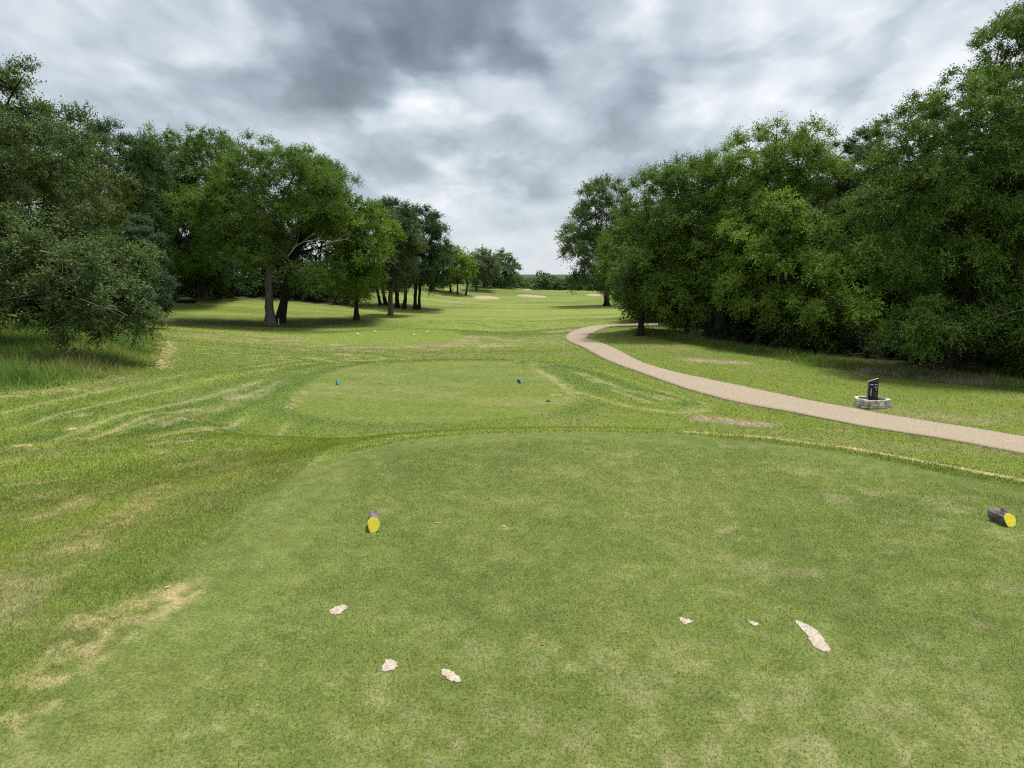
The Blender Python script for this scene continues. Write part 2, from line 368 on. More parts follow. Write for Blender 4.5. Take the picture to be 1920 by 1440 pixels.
def ground_color(x, y):
    x = np.ravel(x).astype(float); y = np.ravel(y).astype(float)
    r = np.hypot(x, y)
    n_big = fbm(x / 7, y / 7, 21); n_med = fbm(x / 1.6, y / 1.6, 31); n_sml = fbm(x / .28, y / .28, 41); n_fine = fbm(x / .09, y / .09, 51, 3)
    c = np.tile(G_MID, (len(x), 1))
    calm = 1 - .62 * sstep(10, 16, r)
    c = mix(c, G_LUSH, sstep(.42, .68, n_big) * .75 * calm)
    c = mix(c, G_DARK, sstep(.5, .72, n_med) * .55 * calm)
    c = mix(c, OLIVE, sstep(.5, .7, fbm(x / 3.1, y / 2.2, 61)) * .5)
    # long mown bands over the far fairway
    band = fbm(x / 22 + 3, y / 3.2, 71, 3)
    far = sstep(26, 45, r)
    c = mix(c, G_MID * 1.25 + np.array((.03, .02, .01)), sstep(.48, .62, band) * far * .75)
    c = mix(c, G_LUSH, sstep(.45, .32, band) * far * .6)
    calm_s = sstep(5.5, 8, r)
    # mower lines curving round the tees
    for i, ln in enumerate(mow_lines):
        d = seg_dist(x, y, ln)
        wv = .28 if i < 8 else .5
        wob = d + (n_med - .5) * .5
        ph = np.abs(wob)
        c = mix(c, STRAW * .95, (1 - sstep(.03, wv * .62, ph)) * sstep(.42, .62, fbm(x / 2.6, y / 2.6, 80 + i)) * .6)
        c = mix(c, G_LUSH, (1 - sstep(.1, .4, np.abs(ph - wv * 2.1))) * .65)
        c = mix(c, G_MID * 1.12, (1 - sstep(.1, .35, np.abs(ph - wv * 3.6))) * .5)
    for ln, wid, side in stripes:
        d = seg_dist(x, y, ln) + (n_med - .5) * .22
        m = (1 - sstep(wid * .55, wid, d)) * calm_s
        ph = np.sin(d * 2 * np.pi / .95)
        c = c * (1 + (.10 * ph * m)[:, None] * np.array((1.1, 1, .9)))
        c = mix(c, STRAW * .95, m * sstep(.84, .99, ph) * sstep(.42, .60, fbm(x / 2.6, y / 2.6, 140)) * .5)
    # face of the third tee
    s3 = sdf(x, y, mow3)
    face = sstep(0, 1.0, s3) * (1 - sstep(4, 8, s3)) * (y < 42)
    c = mix(c, OLIVE * 1.0, face * sstep(.4, .6, fbm(x / 1.8, y / .8, 91)) * .9)
    c = mix(c, STRAW * .8, face * sstep(.52, .7, fbm(x / 1.2, y / .6, 93)) * .7)
    c = mix(c, G_MID * 1.12, (s3 < 0) * .85)
    # slope of the first tee: tufty, patchy
    c1 = sdf(x, y, crest1); m1 = sdf(x, y, mow1)
    sl = (1 - sstep(2.5, 6, c1)) * (m1 > 0) * sstep(14, 9, y) * sstep(.3, -1.6, x)
    c = mix(c, G_MID * 1.15, sl * .65)
    c = mix(c, G_LUSH, sl * sstep(.42, .6, fbm(x / .8, y / .8, 101)) * .35)
    c = mix(c, OLIVE, sl * sstep(.5, .68, fbm(x / .7 + 9, y / .5, 103)) * .45)
    c = mix(c, STRAW * .75, sl * (x < -1) * sstep(.56, .74, fbm(x / .45, y / .35, 107)) * .45)
    # collar of lush grass round the first tee
    col_ = (m1 > 0) * (1 - sstep(.25, .8, m1)) * sstep(.2, -1.2, x)
    c = mix(c, G_LUSH, col_ * .4 * sstep(.3, .55, n_med + .08))
    # second tee
    s2 = sdf(x, y, mow2)
    t2 = G_MID * 1.0 + np.array((.008, .002, .006))
    c2 = np.tile(t2, (len(x), 1)); c2 = mix(c2, OLIVE * 1.2, sstep(.5, .68, fbm(x / 2.2, y / 1.0, 111)) * .6); c2 = mix(c2, G_LUSH * 1.2, sstep(.52, .7, fbm(x / 3, y / .8, 113)) * .55)
    w = sstep(.45, -.3, s2 + (n_sml - .5) * .5) * .85; c = c * (1 - w[:, None]) + c2 * w[:, None]
    c = mix(c, G_LUSH, sstep(-.05, .25, s2) * (1 - sstep(.3, 1.2, s2)) * .6 * sstep(.32, .55, n_med + .05))
    # first tee
    ct = np.tile(G_TEE, (len(x), 1))
    ct = mix(ct, np.array((.098, .140, .032)), sstep(.46, .68, fbm(x / .9, y / .9, 121)) * .6)
    ct = mix(ct, np.array((.152, .178, .046)), sstep(.45, .65, fbm(x / 1.3 + 5, y / 1.3, 123)) * .45)
    near = 1 - sstep(2.2, 4.2, y + .5 * np.abs(x - .6))
    ct = mix(ct, STRAW * .8, sstep(.46, .74, .35 * n_sml + .65 * n_fine + .05 * near) * (.12 + .30 * near))
    ct = mix(ct, STRAW * .9, sstep(.60, .72, fbm(x / .35, y / .22, 127)) * sstep(.5, .62, fbm(x / 2.5, y / 2.5, 129)) * .28)
    w = sstep(.10, -.10, m1 + (n_sml - .5) * .2 + (n_med - .5) * .2); c = c * (1 - w[:, None]) + ct * w[:, None]
    # dry lines, straw, worn soil, then tree shade painted into the colour
    d = seg_dist(x, y, edge_r); c = mix(c, np.array((.52, .47, .29)), (1 - sstep(.015, .12, d + (n_sml - .5) * .13)) * .9)
    d = seg_dist(x, y, edge_r); c = mix(c, G_DARK, (1 - sstep(.1, .5, np.abs(d - .45))) * (m1 < .8) * (x > 1.2) * (m1 > -.35) * .2)
    d = seg_dist(x, y, edge_f); c = mix(c, G_MID * 1.25 + .02, (1 - sstep(.05, .3, d + (n_sml - .5) * .2)) * .8 * (x > -1.8))
    for ln, wd, k in straw_lines:
        d = seg_dist(x, y, ln)
        c = mix(c, STRAW * np.array((1, .92, .85)) * (.75 + .5 * n_fine[:, None]), (1 - sstep(wd * .2, wd * 1.6, d + (n_sml - .5) * wd * 2.6)) * sstep(.40, .60, n_fine * .75 + n_sml * .25) * k)
    for ln, wd, k in worn:
        d = seg_dist(x, y, ln)
        c = mix(c, SOILC * (.7 + .7 * n_fine[:, None]), (1 - sstep(wd * .3, wd * 1.3, d + (n_sml - .5) * wd * 1.6)) * k)
    for ln, wd in painted_shade:
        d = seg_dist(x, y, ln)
        c = mix(c, LITTER_SHADE, (1 - sstep(wd * .4, wd * 1.3, d + (n_med - .5) * wd)) * .6)
    wf = sdf(x, y, litter_shade_r); c = mix(c, LITTER_SHADE * .8, sstep(.6, -1.2, wf + (n_med - .5) * 2.0) * .9)
    wf = sdf(x, y, litter_shade_l); c = mix(c, LITTER_SHADE, sstep(.6, -1.5, wf + (n_med - .5) * 2.5) * .8)
    c = mix(c, np.array((.045, .075, .03)), sstep(215, 260, r))
    c = c * (.84 + .32 * n_fine[:, None]) * (.9 + .2 * n_sml[:, None])
    return c

# ------------------------------------------------------------------ ground mesh: one sheet to the horizon
ang = np.concatenate([np.linspace(-50, 50, 620), np.linspace(50, 310, 110)[1:-1]])
ang = np.radians(ang)
rad = np.concatenate([np.geomspace(.35, 110, 470), np.geomspace(110, 4500, 90)[1:]])
A, RR = np.meshgrid(ang, rad)
gx, gy = RR * np.sin(A), RR * np.cos(A)
gz = height(gx, gy)
pd = sdf(gx, gy, path_poly)
gz = gz - .09 * (1 - sstep(-.05, .12, pd))
na, nr = len(ang), len(rad)
gv = np.stack([gx, gy, gz], -1).reshape(-1, 3)
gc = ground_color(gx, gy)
ii = np.arange(nr - 1)[:, None] * na; jj = np.arange(na)[None]
j2 = (np.arange(na) + 1) % na
gf = np.stack([ii + jj, ii + na + jj, ii + na + j2[None], ii + j2[None]], -1).reshape(-1, 4)[:, ::-1]
# close the hole under the camera
gv = np.vstack([gv, [[0, 0, 0]]]); gc = np.vstack([gc, gc[:1]])
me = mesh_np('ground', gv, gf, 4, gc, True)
m, nt, ns, lk = mat('turf')
out = N(ns, 'ShaderNodeOutputMaterial'); b = N(ns, 'ShaderNodeBsdfPrincipled'); b.inputs['Roughness'].default_value = .9; b.inputs['Specular IOR Level'].default_value = .12
lk.new(b.outputs[0], out.inputs[0])
a = N(ns, 'ShaderNodeAttribute', attribute_name='col'); geo = N(ns, 'ShaderNodeNewGeometry')
def gnoise(scale, det=4):
    n = N(ns, 'ShaderNodeTexNoise'); n.inputs['Scale'].default_value = scale; n.inputs['Detail'].default_value = det; n.inputs['Roughness'].default_value = .7
    lk.new(geo.outputs['Position'], n.inputs['Vector']); return n
n1, n2 = gnoise(60, 3), gnoise(9, 6)
mp = N(ns, 'ShaderNodeMapRange'); lk.new(n1.outputs[0], mp.inputs[0]); mp.inputs[1].default_value = .3; mp.inputs[2].default_value = .7; mp.inputs[3].default_value = .6; mp.inputs[4].default_value = 1.35
mp2 = N(ns, 'ShaderNodeMapRange'); lk.new(n2.outputs[0], mp2.inputs[0]); mp2.inputs[1].default_value = .3; mp2.inputs[2].default_value = .7; mp2.inputs[3].default_value = .78; mp2.inputs[4].default_value = 1.2
mm = N(ns, 'ShaderNodeMath', operation='MULTIPLY'); lk.new(mp.outputs[0], mm.inputs[0]); lk.new(mp2.outputs[0], mm.inputs[1])
vm = N(ns, 'ShaderNodeVectorMath', operation='SCALE'); lk.new(a.outputs['Color'], vm.inputs[0]); lk.new(mm.outputs[0], vm.inputs['Scale'])
lk.new(vm.outputs[0], b.inputs['Base Color'])
bp = N(ns, 'ShaderNodeBump'); bp.inputs['Strength'].default_value = .5; bp.inputs['Distance'].default_value = .03
lk.new(n1.outputs[0], bp.inputs['Height']); lk.new(bp.outputs[0], b.inputs['Normal'])
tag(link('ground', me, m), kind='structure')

# ------------------------------------------------------------------ path
cols_ = 9
tt = np.linspace(0, 1, cols_)[None, :, None]
pr = pa[:, None] * (1 - tt) + pb[:, None] * tt
pz = height(pr[..., 0], pr[..., 1]) + .012 + .02 * (1 - (2 * tt[..., 0] - 1) ** 2)
top = np.concatenate([pr, pz[..., None]], -1)
low = top[:, [0, -1]].copy(); low[..., 2] -= .12
grid = np.concatenate([low[:, :1], top, low[:, 1:]], 1)
nrw, ncl = grid.shape[:2]
fi = (np.arange(nrw - 1)[:, None] * ncl + np.arange(ncl - 1)[None])
pf = np.stack([fi, fi + 1, fi + ncl + 1, fi + ncl], -1).reshape(-1, 4)
M_PATH = simple('gravel_path', (.18, .14, .10), (.45, .37, .27), 26, .95, .5, 70, .15, detail=5)
tag(link('path', mesh_np('path', grid.reshape(-1, 3), pf, 4, None, True), M_PATH), kind='structure')

# ------------------------------------------------------------------ grass blades
def blades(name, x, y, h, w, cols, label, cat, lean=.6, tipc=1.25, z=None):
    n = len(x)
    z = height(x, y) if z is None else z
    th = rng.uniform(0, 2 * np.pi, n); la = rng.uniform(0, 2 * np.pi, n); ln = h * lean * rng.uniform(.2, 1.3, n)
    wx, wy = np.cos(th) * w / 2, np.sin(th) * w / 2
    v = np.empty((n, 3, 3))
    v[:, 0] = np.stack([x - wx, y - wy, z - .004], -1); v[:, 1] = np.stack([x + wx, y + wy, z - .004], -1)
    v[:, 2] = np.stack([x + np.cos(la) * ln, y + np.sin(la) * ln, z + h * rng.uniform(.55, 1.1, n)], -1)
    cc = np.repeat(cols[:, None], 3, 1); cc[:, 2] *= tipc
    f = np.arange(n * 3).reshape(-1, 3)
    o = link(name, mesh_np(name, v.reshape(-1, 3), f, 3, cc.reshape(-1, 3)), M_BLADE)
    return tag(o, label, cat, kind='stuff')

def free(x, y):
    ok = sdf(x, y, path_poly) > .03 - .10 * rng.uniform(0, 1, np.shape(x)) ** 3
    for s in sand_w.values(): ok &= sdf(x, y, s) > -.016 * rng.uniform(-.3, 1, np.shape(x)) ** 3
    return ok

QUICK = False
nb = 620000
aa = np.radians(rng.uniform(-40, 40, nb)); r0 = np.sqrt(rng.uniform(1.5 ** 2, 8.6 ** 2, nb))
keep = rng.uniform(0, 1, nb) < np.clip((4.2 / r0) ** .9, .35, 1) * (1 - .8 * sstep(6.3, 8.6, r0))
aa, r0 = aa[keep], r0[keep]
x, y = r0 * np.sin(aa), r0 * np.cos(aa)
ok = free(x, y); x, y, r0 = x[ok], y[ok], r0[ok]
inn = sdf(x, y, mow1) < 0
k = rng.lognormal(0, .30, len(x))
gcol = ground_color(x + rng.normal(0, .05, len(x)), y + rng.normal(0, .06, len(x))) * k[:, None]
dry = rng.uniform(0, 1, len(x)) < .11 + .12 * (1 - sstep(2.6, 4.6, r0))
gcol[dry] = STRAW * rng.uniform(.7, 1.3, (dry.sum(), 1))
h = np.where(inn, rng.uniform(.008, .017, len(x)), rng.uniform(.012, .027, len(x)))
h *= np.where((np.abs(sdf(x, y, crest1)) < .8) & (x > -1.8), .55, 1)
w = np.maximum(.0032, r0 * .00075) * rng.uniform(.7, 1.3, len(x))
blades('tee_grass', x, y, h, w, gcol, 'short mown grass of the nearest tee', 'grass', 1.1)
nb = 420000
aa = np.radians(rng.uniform(-42, 42, nb)); r0 = np.exp(rng.uniform(np.log(7.0), np.log(58), nb))
x, y = r0 * np.sin(aa), r0 * np.cos(aa)
inn = (sdf(x, y, mow1) < 0) & (r0 < 8.3)
ok = free(x, y) & ~inn; x, y, r0 = x[ok], y[ok], r0[ok]
short = (sdf(x, y, mow2) < 0) | (sdf(x, y, mow3) < 0)
gcol = ground_color(x, y) * rng.lognormal(0, .2, len(x))[:, None]
h = np.where(short, .012, rng.uniform(.014, .034, len(x)))
w = np.maximum(.005, r0 * .0011) * rng.uniform(.7, 1.3, len(x))
blades('lawn_grass', x, y, h, w, gcol, 'mown rough and fairway grass beyond the nearest tee', 'grass', 1.1, 1.15)

# long meadow grass under the oak on the left
mead = W([(-160, 765), (0, 738), (100, 728), (200, 713), (288, 693), (303, 662), (312, 640), (300, 622), (150, 612), (-160, 612)])
def fill(poly, n):
    lo, hi = poly.min(0), poly.max(0)
    x = rng.uniform(lo[0], hi[0], n); y = rng.uniform(lo[1], hi[1], n)
    k = inside(x, y, poly); return x[k], y[k]
x, y = fill(mead, 230000)
edge = np.clip(-sdf(x, y, mead) / 1.4, .12, 1)
nn = fbm(x / 1.7, y / 1.7, 201); n2_ = fbm(x / .7, y / .7, 205)
gcol = np.tile(np.array((.14, .205, .065)), (len(x), 1)); gcol = mix(gcol, np.array((.30, .285, .13)), sstep(.45, .65, nn) * .7); gcol = mix(gcol, np.array((.05, .11, .03)), sstep(.5, .66, n2_) * .7)
gcol *= rng.lognormal(0, .28, len(x))[:, None]
blades('meadow_grass', x, y, rng.uniform(.22, .58, len(x)) * edge * (.5 + n2_), np.full(len(x), .014) * rng.uniform(.6, 1.5, len(x)), gcol,
       'long unmown meadow grass under the oak at the left edge', 'tall grass', .55)

# ------------------------------------------------------------------ trees
LEAFC = {'elm': (.100, .168, .032), 'bright': (.152, .240, .038), 'oak': (.102, .148, .052), 'dark': (.048, .086, .027), 'grey': (.086, .122, .060), 'juniper': (.062, .104, .058), 'olive': (.100, .138, .046), 'far': (.086, .140, .050), 'shade': (.030, .052, .018), 'summer': (.108, .180, .033)}  # 'shade' has the canopy's shadow painted into the leaf colour

def tube_np(pts, rad, sides):
    pts = np.asarray(pts, float); n = len(pts)
    t = np.gradient(pts, axis=0); t /= np.linalg.norm(t, axis=1)[:, None] + 1e-9
    ref = np.array((.31, .95, .1)); s = np.cross(t, ref); s /= np.linalg.norm(s, axis=1)[:, None] + 1e-9
    w = np.cross(t, s); a = np.linspace(0, 2 * np.pi, sides, endpoint=False)
    rad = np.asarray(rad)[:, None] * (1 + .12 * rng.normal(0, 1, (n, sides)) * (sides > 5))
    v = pts[:, None] + rad[..., None] * (np.cos(a)[None, :, None] * s[:, None] + np.sin(a)[None, :, None] * w[:, None])
    i = np.arange(n - 1)[:, None] * sides; j = np.arange(sides)[None]; j2 = (j + 1) % sides
    f = np.stack([i + j, i + j2, i + sides + j2, i + sides + j], -1).reshape(-1, 4)
    return v.reshape(-1, 3), f

class Tubes:
    def __init__(self): self.v, self.f, self.n = [], [], 0
    def add(self, pts, rad, sides=6):
        v, f = tube_np(pts, rad, sides); self.v.append(v); self.f.append(f + self.n); self.n += len(v)
    def mesh(self, name, origin):
        return mesh_np(name, np.vstack(self.v) - np.asarray(origin), np.vstack(self.f), 4, None, True)

def bez(a, b, sag=.0, n=7, wob=.05):
    a, b = np.asarray(a, float), np.asarray(b, float); L = np.linalg.norm(b - a)
    mid = (a + b) / 2 + np.array((0, 0, sag * L)) + rng.normal(0, wob * L, 3)
    t = np.linspace(0, 1, n)[:, None]
    return (1 - t) ** 2 * a + 2 * t * (1 - t) * mid + t ** 2 * b

def clumps_in(poly_px, Y, rc, depth=1.0, fill_=1.0, maxn=2600):
    """clump centres in a solid crown: the outline stands at distance Y, swollen to a rounded body in depth"""
    pp = smooth_poly(poly_px, 1)
    P3 = at(pp[:, 0], pp[:, 1], Y); pl = P3[:, [0, 2]]
    lo, hi = pl.min(0), pl.max(0)
    span = hi - lo
    n = 11000
    q = rng.uniform(lo, hi, (n, 2))
    d = -sdf(q[:, 0], q[:, 1], pl)
    Rm = max(d.max(), rc); 
    k = d > rc * rng.uniform(.15, .75, n)
    q, d = q[k], d[k]
    rr = np.clip(d / Rm, 0, 1); D = depth * Rm * np.sqrt(np.clip(1 - (1 - rr) ** 2, 0, 1))
    u = rng.uniform(-1, 1, len(q)); shell = rng.uniform(0, 1, len(q)) < .72
    yy = np.where(shell, np.sign(u) * D * rng.uniform(.7, 1, len(q)), u * D)
    c = np.stack([q[:, 0], Y + yy, q[:, 1]], -1)
    def apart(c, md, lim):
        cell = {}; keep = []
        for i, p in enumerate(c):
            g = (int(p[0] // md), int(p[1] // md), int(p[2] // md)); bad = False
            for ax in (-1, 0, 1):
                for ay in (-1, 0, 1):
                    for az in (-1, 0, 1):
                        for j in cell.get((g[0] + ax, g[1] + ay, g[2] + az), ()):
                            if (c[j, 0] - p[0]) ** 2 + (c[j, 1] - p[1]) ** 2 + (c[j, 2] - p[2]) ** 2 < md * md: bad = True; break
            if not bad:
                cell.setdefault(g, []).append(i); keep.append(i)
                if len(keep) >= lim: break
        return c[keep]
    # boughs first, each a flattened dome; then leafy clumps over the upper side of every bough
    rb = min(rc * 2.7, .62 * Rm + .4 * rc)
    bo = apart(c[:5000], rb * 1.05, 260)
    m_ = int(np.clip(3.2 * (rb / rc) ** 2, 8, 30))
    rbs = rb * rng.uniform(.7, 1.25, (len(bo), 1, 1))
    e = rng.normal(0, 1, (len(bo), m_, 3)); e /= np.linalg.norm(e, axis=-1)[..., None]
    e[..., 2] = np.where(e[..., 2] < -.35, -e[..., 2] * .8, e[..., 2])
    cc = (bo[:, None] + e * rbs * np.array((1, 1, .82)) * rng.uniform(.86, 1.04, (len(bo), m_, 1))).reshape(-1, 3)
    dd_ = -sdf(cc[:, 0], cc[:, 2], pl)
    cc = cc[dd_ > rc * rng.uniform(-.05, .5, len(cc))]
    inner = c[5000:5000 + 2000]
    inner = inner[rng.uniform(0, 1, len(inner)) < .06 * len(cc) / max(len(inner), 1)]
    c = apart(np.vstack([cc[rng.permutation(len(cc))], inner]), rc * .62 / math.sqrt(fill_), maxn)
    nb_ = (((c[:, None] - c[None]) ** 2).sum(-1) < (2.3 * rc) ** 2).sum(1)      # no clump hangs loose in the air
    c = c[nb_ > 4] if (nb_ > 4).sum() > 8 else c
    cen = np.array(((lo[0] + hi[0]) / 2, Y, (lo[1] * .65 + hi[1] * .35)))
    return c, cen

def leaves(cent, cen, rc, size, color, ntw=11, nlf=11, droop=.12, airy=0.0, upb=.35):
    """leafy sprays round each clump centre: twigs fan outwards, leaves sit along them"""
    nc = len(cent)
    if airy:
        k = fbm(cent[:, 0] / (rc * 2.2) + cent[:, 1] / 5, cent[:, 2] / (rc * 2.2), 7) > airy
        cent = cent[k]; nc = len(cent)
    outw = cent - cen; outw /= np.linalg.norm(outw, axis=1)[:, None] + 1e-9
    cl = rng.lognormal(0, .16, (nc, 1, 1))
    d = rng.normal(0, 1, (nc, ntw, 3)); d /= np.linalg.norm(d, axis=-1)[..., None]
    d = d + outw[:, None] * .55 + np.array((0, 0, upb)); d /= np.linalg.norm(d, axis=-1)[..., None]
    L = rc * rng.uniform(.65, 1.35, (nc, ntw)) * rng.uniform(.8, 1.2, (nc, 1))
    t = (np.arange(nlf) + rng.uniform(0, 1, (nc, ntw, nlf))) / nlf * .85 + .15
    p = cent[:, None, None] + d[:, :, None] * (L[..., None] * t)[..., None]
    p = p + rng.normal(0, size * .45, p.shape); p[..., 2] -= droop * L[..., None] * t ** 2
    p = p.reshape(-1, 3); n = len(p)
    ax = np.repeat(d.reshape(-1, 3), nlf, 0) + rng.normal(0, .75, (n, 3)); ax[:, 2] -= .25
    ax /= np.linalg.norm(ax, axis=1)[:, None]
    cr_ = np.repeat(cent, ntw * nlf, 0); pr_ = (p - cr_) / rc
    up = np.array((0, 0, .75)) + rng.normal(0, .30, (n, 3)) + .45 * np.repeat(outw, ntw * nlf, 0) + .7 * pr_
    sd = np.cross(ax, up); sd /= np.linalg.norm(sd, axis=1)[:, None] + 1e-9
    nm = np.cross(sd, ax)
    s = size * rng.uniform(.65, 1.3, n)[:, None]
    v = np.empty((n, 4, 3))
    v[:, 0] = p - ax * s * .5; v[:, 1] = p + sd * s * .38 + nm * s * .10; v[:, 2] = p + ax * s * .5; v[:, 3] = p - sd * s * .38 + nm * s * .10
    c = np.broadcast_to(np.asarray(color), (n, 3)) * np.repeat(cl.reshape(-1), ntw * nlf)[:, None] * rng.lognormal(0, .11, (n, 1)) * (1 + rng.normal(0, .05, (n, 3)))
    return v, np.repeat(c[:, None], 4, 1)

def leaf_obj(name, parts, parent, origin, material=None):
    v = np.concatenate([p[0] for p in parts]); c = np.concatenate([p[1] for p in parts])
    n = len(v)
    me = mesh_np(name, v.reshape(-1, 3) - np.asarray(origin), np.arange(n * 4).reshape(-1, 4), 4, np.clip(c, 0, 1).reshape(-1, 3))
    return link(name, me, material or M_LEAF, parent)

TOTAL = [0]
DENS = 1.0
def tree(name, label, cat, base, polys, kind='elm', rc=.6, leaf=None, trunk_r=.2, fork=.3, bark=None, depth=.9, fill_=1.0, stems=None, airy=0.0,
         ntw=11, nlf=11, limbs=9, branch=70, dead=None, group=None, droop=.12, dead_mat=None, upb=.35, lean=None, cover=4.2):
    """base: pixel of the foot of the trunk, or (u, Y) with Y given as a third value; polys: [(outline in pixels, depth offset)]"""
    if len(base) == 2: b = px(*base)[0]
    else:
        x_ = float(ray(base[0], 600)[0] / ray(base[0], 600)[1] * base[2]); b = np.array((x_, base[2], float(height(x_, base[2]))))
    Y = b[1]
    root = empty(name, b, label, cat, group)
    pxm = Y / 747.0
    leaf = leaf or max(.075, 1.25 * pxm)
    rc = max(rc, 3.2 * leaf)
    parts, allc = [], []
    for poly, dY in polys:
        c, cen = clumps_in(poly, Y + dY, rc, depth, fill_)
        allc.append(c)
        pw = at(*np.array(poly, float).T, Y + dY)[:, [0, 2]]
        area = .5 * abs(np.dot(pw[:, 0], np.roll(pw[:, 1], 1)) - np.dot(pw[:, 1], np.roll(pw[:, 0], 1)))
        need = cover * DENS * area / (.19 * leaf * leaf)
        nt_ = int(np.clip(round(need / (len(c) * nlf)), 6, 44))
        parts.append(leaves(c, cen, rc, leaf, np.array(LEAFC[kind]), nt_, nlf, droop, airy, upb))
    TOTAL[0] += sum(len(p[0]) for p in parts)
    crown = leaf_obj('crown', parts, root, b)
    c = np.vstack(allc)
    # trunk and limbs
    zlo, zhi = c[:, 2].min(), c[:, 2].max()
    H = zhi - b[2]
    ctr = np.array((np.median(c[:, 0]), np.median(c[:, 1]), b[2] + H * .72))
    starts = stems or [(0, 0, trunk_r, 0)]
    for si, (ox, oy, tr, mi) in enumerate(starts):
        T = Tubes()
        b0 = b + np.array((ox, oy, 0)); b0[2] = float(height(b0[0], b0[1])) - .08
        fk = b0 + np.array(((ctr[0] - b0[0]) * (.12 if abs(ox) < .6 else .03) + ox * .3, (ctr[1] - b0[1]) * .06, H * fork))
        if lean: fk[0] += lean
        tp = bez(b0, fk, 0, 9, .012)
        sw = 1 + .75 * np.exp(-np.linspace(0, 1, 9) * 9)
        T.add(tp, tr * sw * np.linspace(1, .78, 9), 12)
        cs = c if len(starts) == 1 else c[rng.permutation(len(c))[:max(12, len(c) // len(starts))]]
        lead = bez(fk, ctr + np.array((ox, oy, 0)), .0, 8, .06); T.add(lead, np.linspace(tr * .78, tr * .16, 8), 8)
        nodes = [lead[2:]]
        idx = [int(rng.integers(len(cs)))]; dd = np.linalg.norm(cs - cs[idx[0]], axis=1)
        for _ in range(limbs - 1):
            j = int(np.argmax(dd)); idx.append(j); dd = np.minimum(dd, np.linalg.norm(cs - cs[j], axis=1))
        for j in idx:
            s = lead[int(rng.integers(0, 5))]
            e = s + (cs[j] - s) * .9
            pth = bez(s, e, .10, 9, .06); T.add(pth, np.linspace(tr * .42, tr * .05, 9), 6); nodes.append(pth[2:])
        nd = np.vstack(nodes)
        for j in rng.permutation(len(cs))[:branch]:
            k = np.argmin(((nd - cs[j]) ** 2).sum(1)); pth = bez(nd[k], cs[j], .08, 5, .08)
            T.add(pth, np.linspace(tr * .09 + .008, .008, 5), 4)
        mt = bark or M_BARKD
        if mi: mt = mi
        link('trunk', T.mesh('trunk', b), mt, root)
    if dead:
        for pts, dY, r_ in dead:
            T = Tubes()
            ws = np.array([at(u, v, Y + dY) for u, v in pts])
            ws = catmull_nd(ws, 4)
            r_ = r_ * .5; T.add(ws, np.linspace(r_, r_ * .3, len(ws)), 5)
            for q in range(3, len(ws) - 1, 2):
                e = ws[q] + rng.normal(0, .35, 3) + (ws[-1] - ws[0]) * .12
                T.add(bez(ws[q], e, .05, 4, .1), np.linspace(r_ * .45, r_ * .15, 4), 4)
            link('dead_branch', T.mesh('dead_branch', b), dead_mat or M_DEAD, root)
    return root

def catmull_nd(p, n):
    p = np.vstack([2 * p[0] - p[1], p, 2 * p[-1] - p[-2]]); o = []
    for i in range(1, len(p) - 2):
        t = np.linspace(0, 1, n, endpoint=False)[:, None]; a, b, c, d = p[i - 1:i + 3]
        o.append(.5 * (2 * b + (c - a) * t + (2 * a - 5 * b + 4 * c - d) * t ** 2 + (3 * b - a - 3 * c + d) * t ** 3))
    return np.vstack(o + [p[-2][None]])

GL, GR = 'trees of the wood on the left', 'trees of the wood on the right'
# --- left side, near to far
tree('oak_tree', 'huge spreading oak at the left edge with a bough hanging over the long grass', 'tree', (-190, 0, 24),
     [([(-420, 600), (-430, 250), (-260, 100), (-70, 110), (6, 128), (46, 114), (84, 130), (98, 172), (100, 212), (124, 240), (130, 300), (142, 370), (150, 440), (140, 520), (80, 570), (-60, 610), (-250, 640)], 0),
      ([(20, 560), (70, 490), (150, 458), (190, 462), (226, 460), (264, 474), (280, 510), (272, 545), (282, 590), (282, 632), (245, 640), (180, 640), (120, 632), (60, 620)], -3.2),
      ([(-160, 400), (0, 402), (55, 420), (64, 480), (72, 540), (66, 580), (10, 612), (-150, 650)], -4.5)],
     'oak', .50, .064, .42, .2, M_BARKD, .75, 1.1, cover=4.7, nlf=11, limbs=14, branch=150,
     dead=[([(40, 440), (100, 475), (150, 520), (180, 560), (200, 590)], -3.6, .05), ([(75, 470), (110, 480), (125, 500), (128, 520)], -4.4, .03), ([(150, 560), (190, 575), (215, 580), (240, 592)], -4.6, .03),
           ([(150, 600), (190, 618), (215, 640), (226, 648)], -3.4, .03), ([(200, 610), (240, 628), (270, 650)], -3.4, .03)], group=GL)
tree('oak_tree', 'olive green tree with a long sloping right side just behind the left edge oak', 'tree', (120, 0, 33),
     [([(95, 470), (100, 300), (130, 248), (158, 250), (186, 262), (210, 305), (226, 368), (222, 420), (215, 460), (150, 510)], 0)], 'olive', .6, None, .2, .3, M_BARKD, .8, group=GL)
tree('juniper_tree', 'blue green juniper above the tip of the low oak bough', 'tree', (258, 0, 40),
     [([(196, 612), (205, 490), (222, 440), (250, 396), (276, 410), (302, 460), (316, 520), (306, 600), (270, 616)], 0)], 'juniper', .5, None, .14, .12, M_BARKD, .8, upb=.7, group=GL)
tree('broadleaf_tree', 'dark tree whose flat top rises between the olive green tree and the twiggy crown', 'tree', (215, 0, 54),
     [([(150, 540), (150, 300), (178, 245), (215, 240), (255, 252), (275, 265), (315, 300), (320, 420), (300, 545)], 0)], 'dark', .75, None, .22, .2, M_BARKD, .8, group=GL)
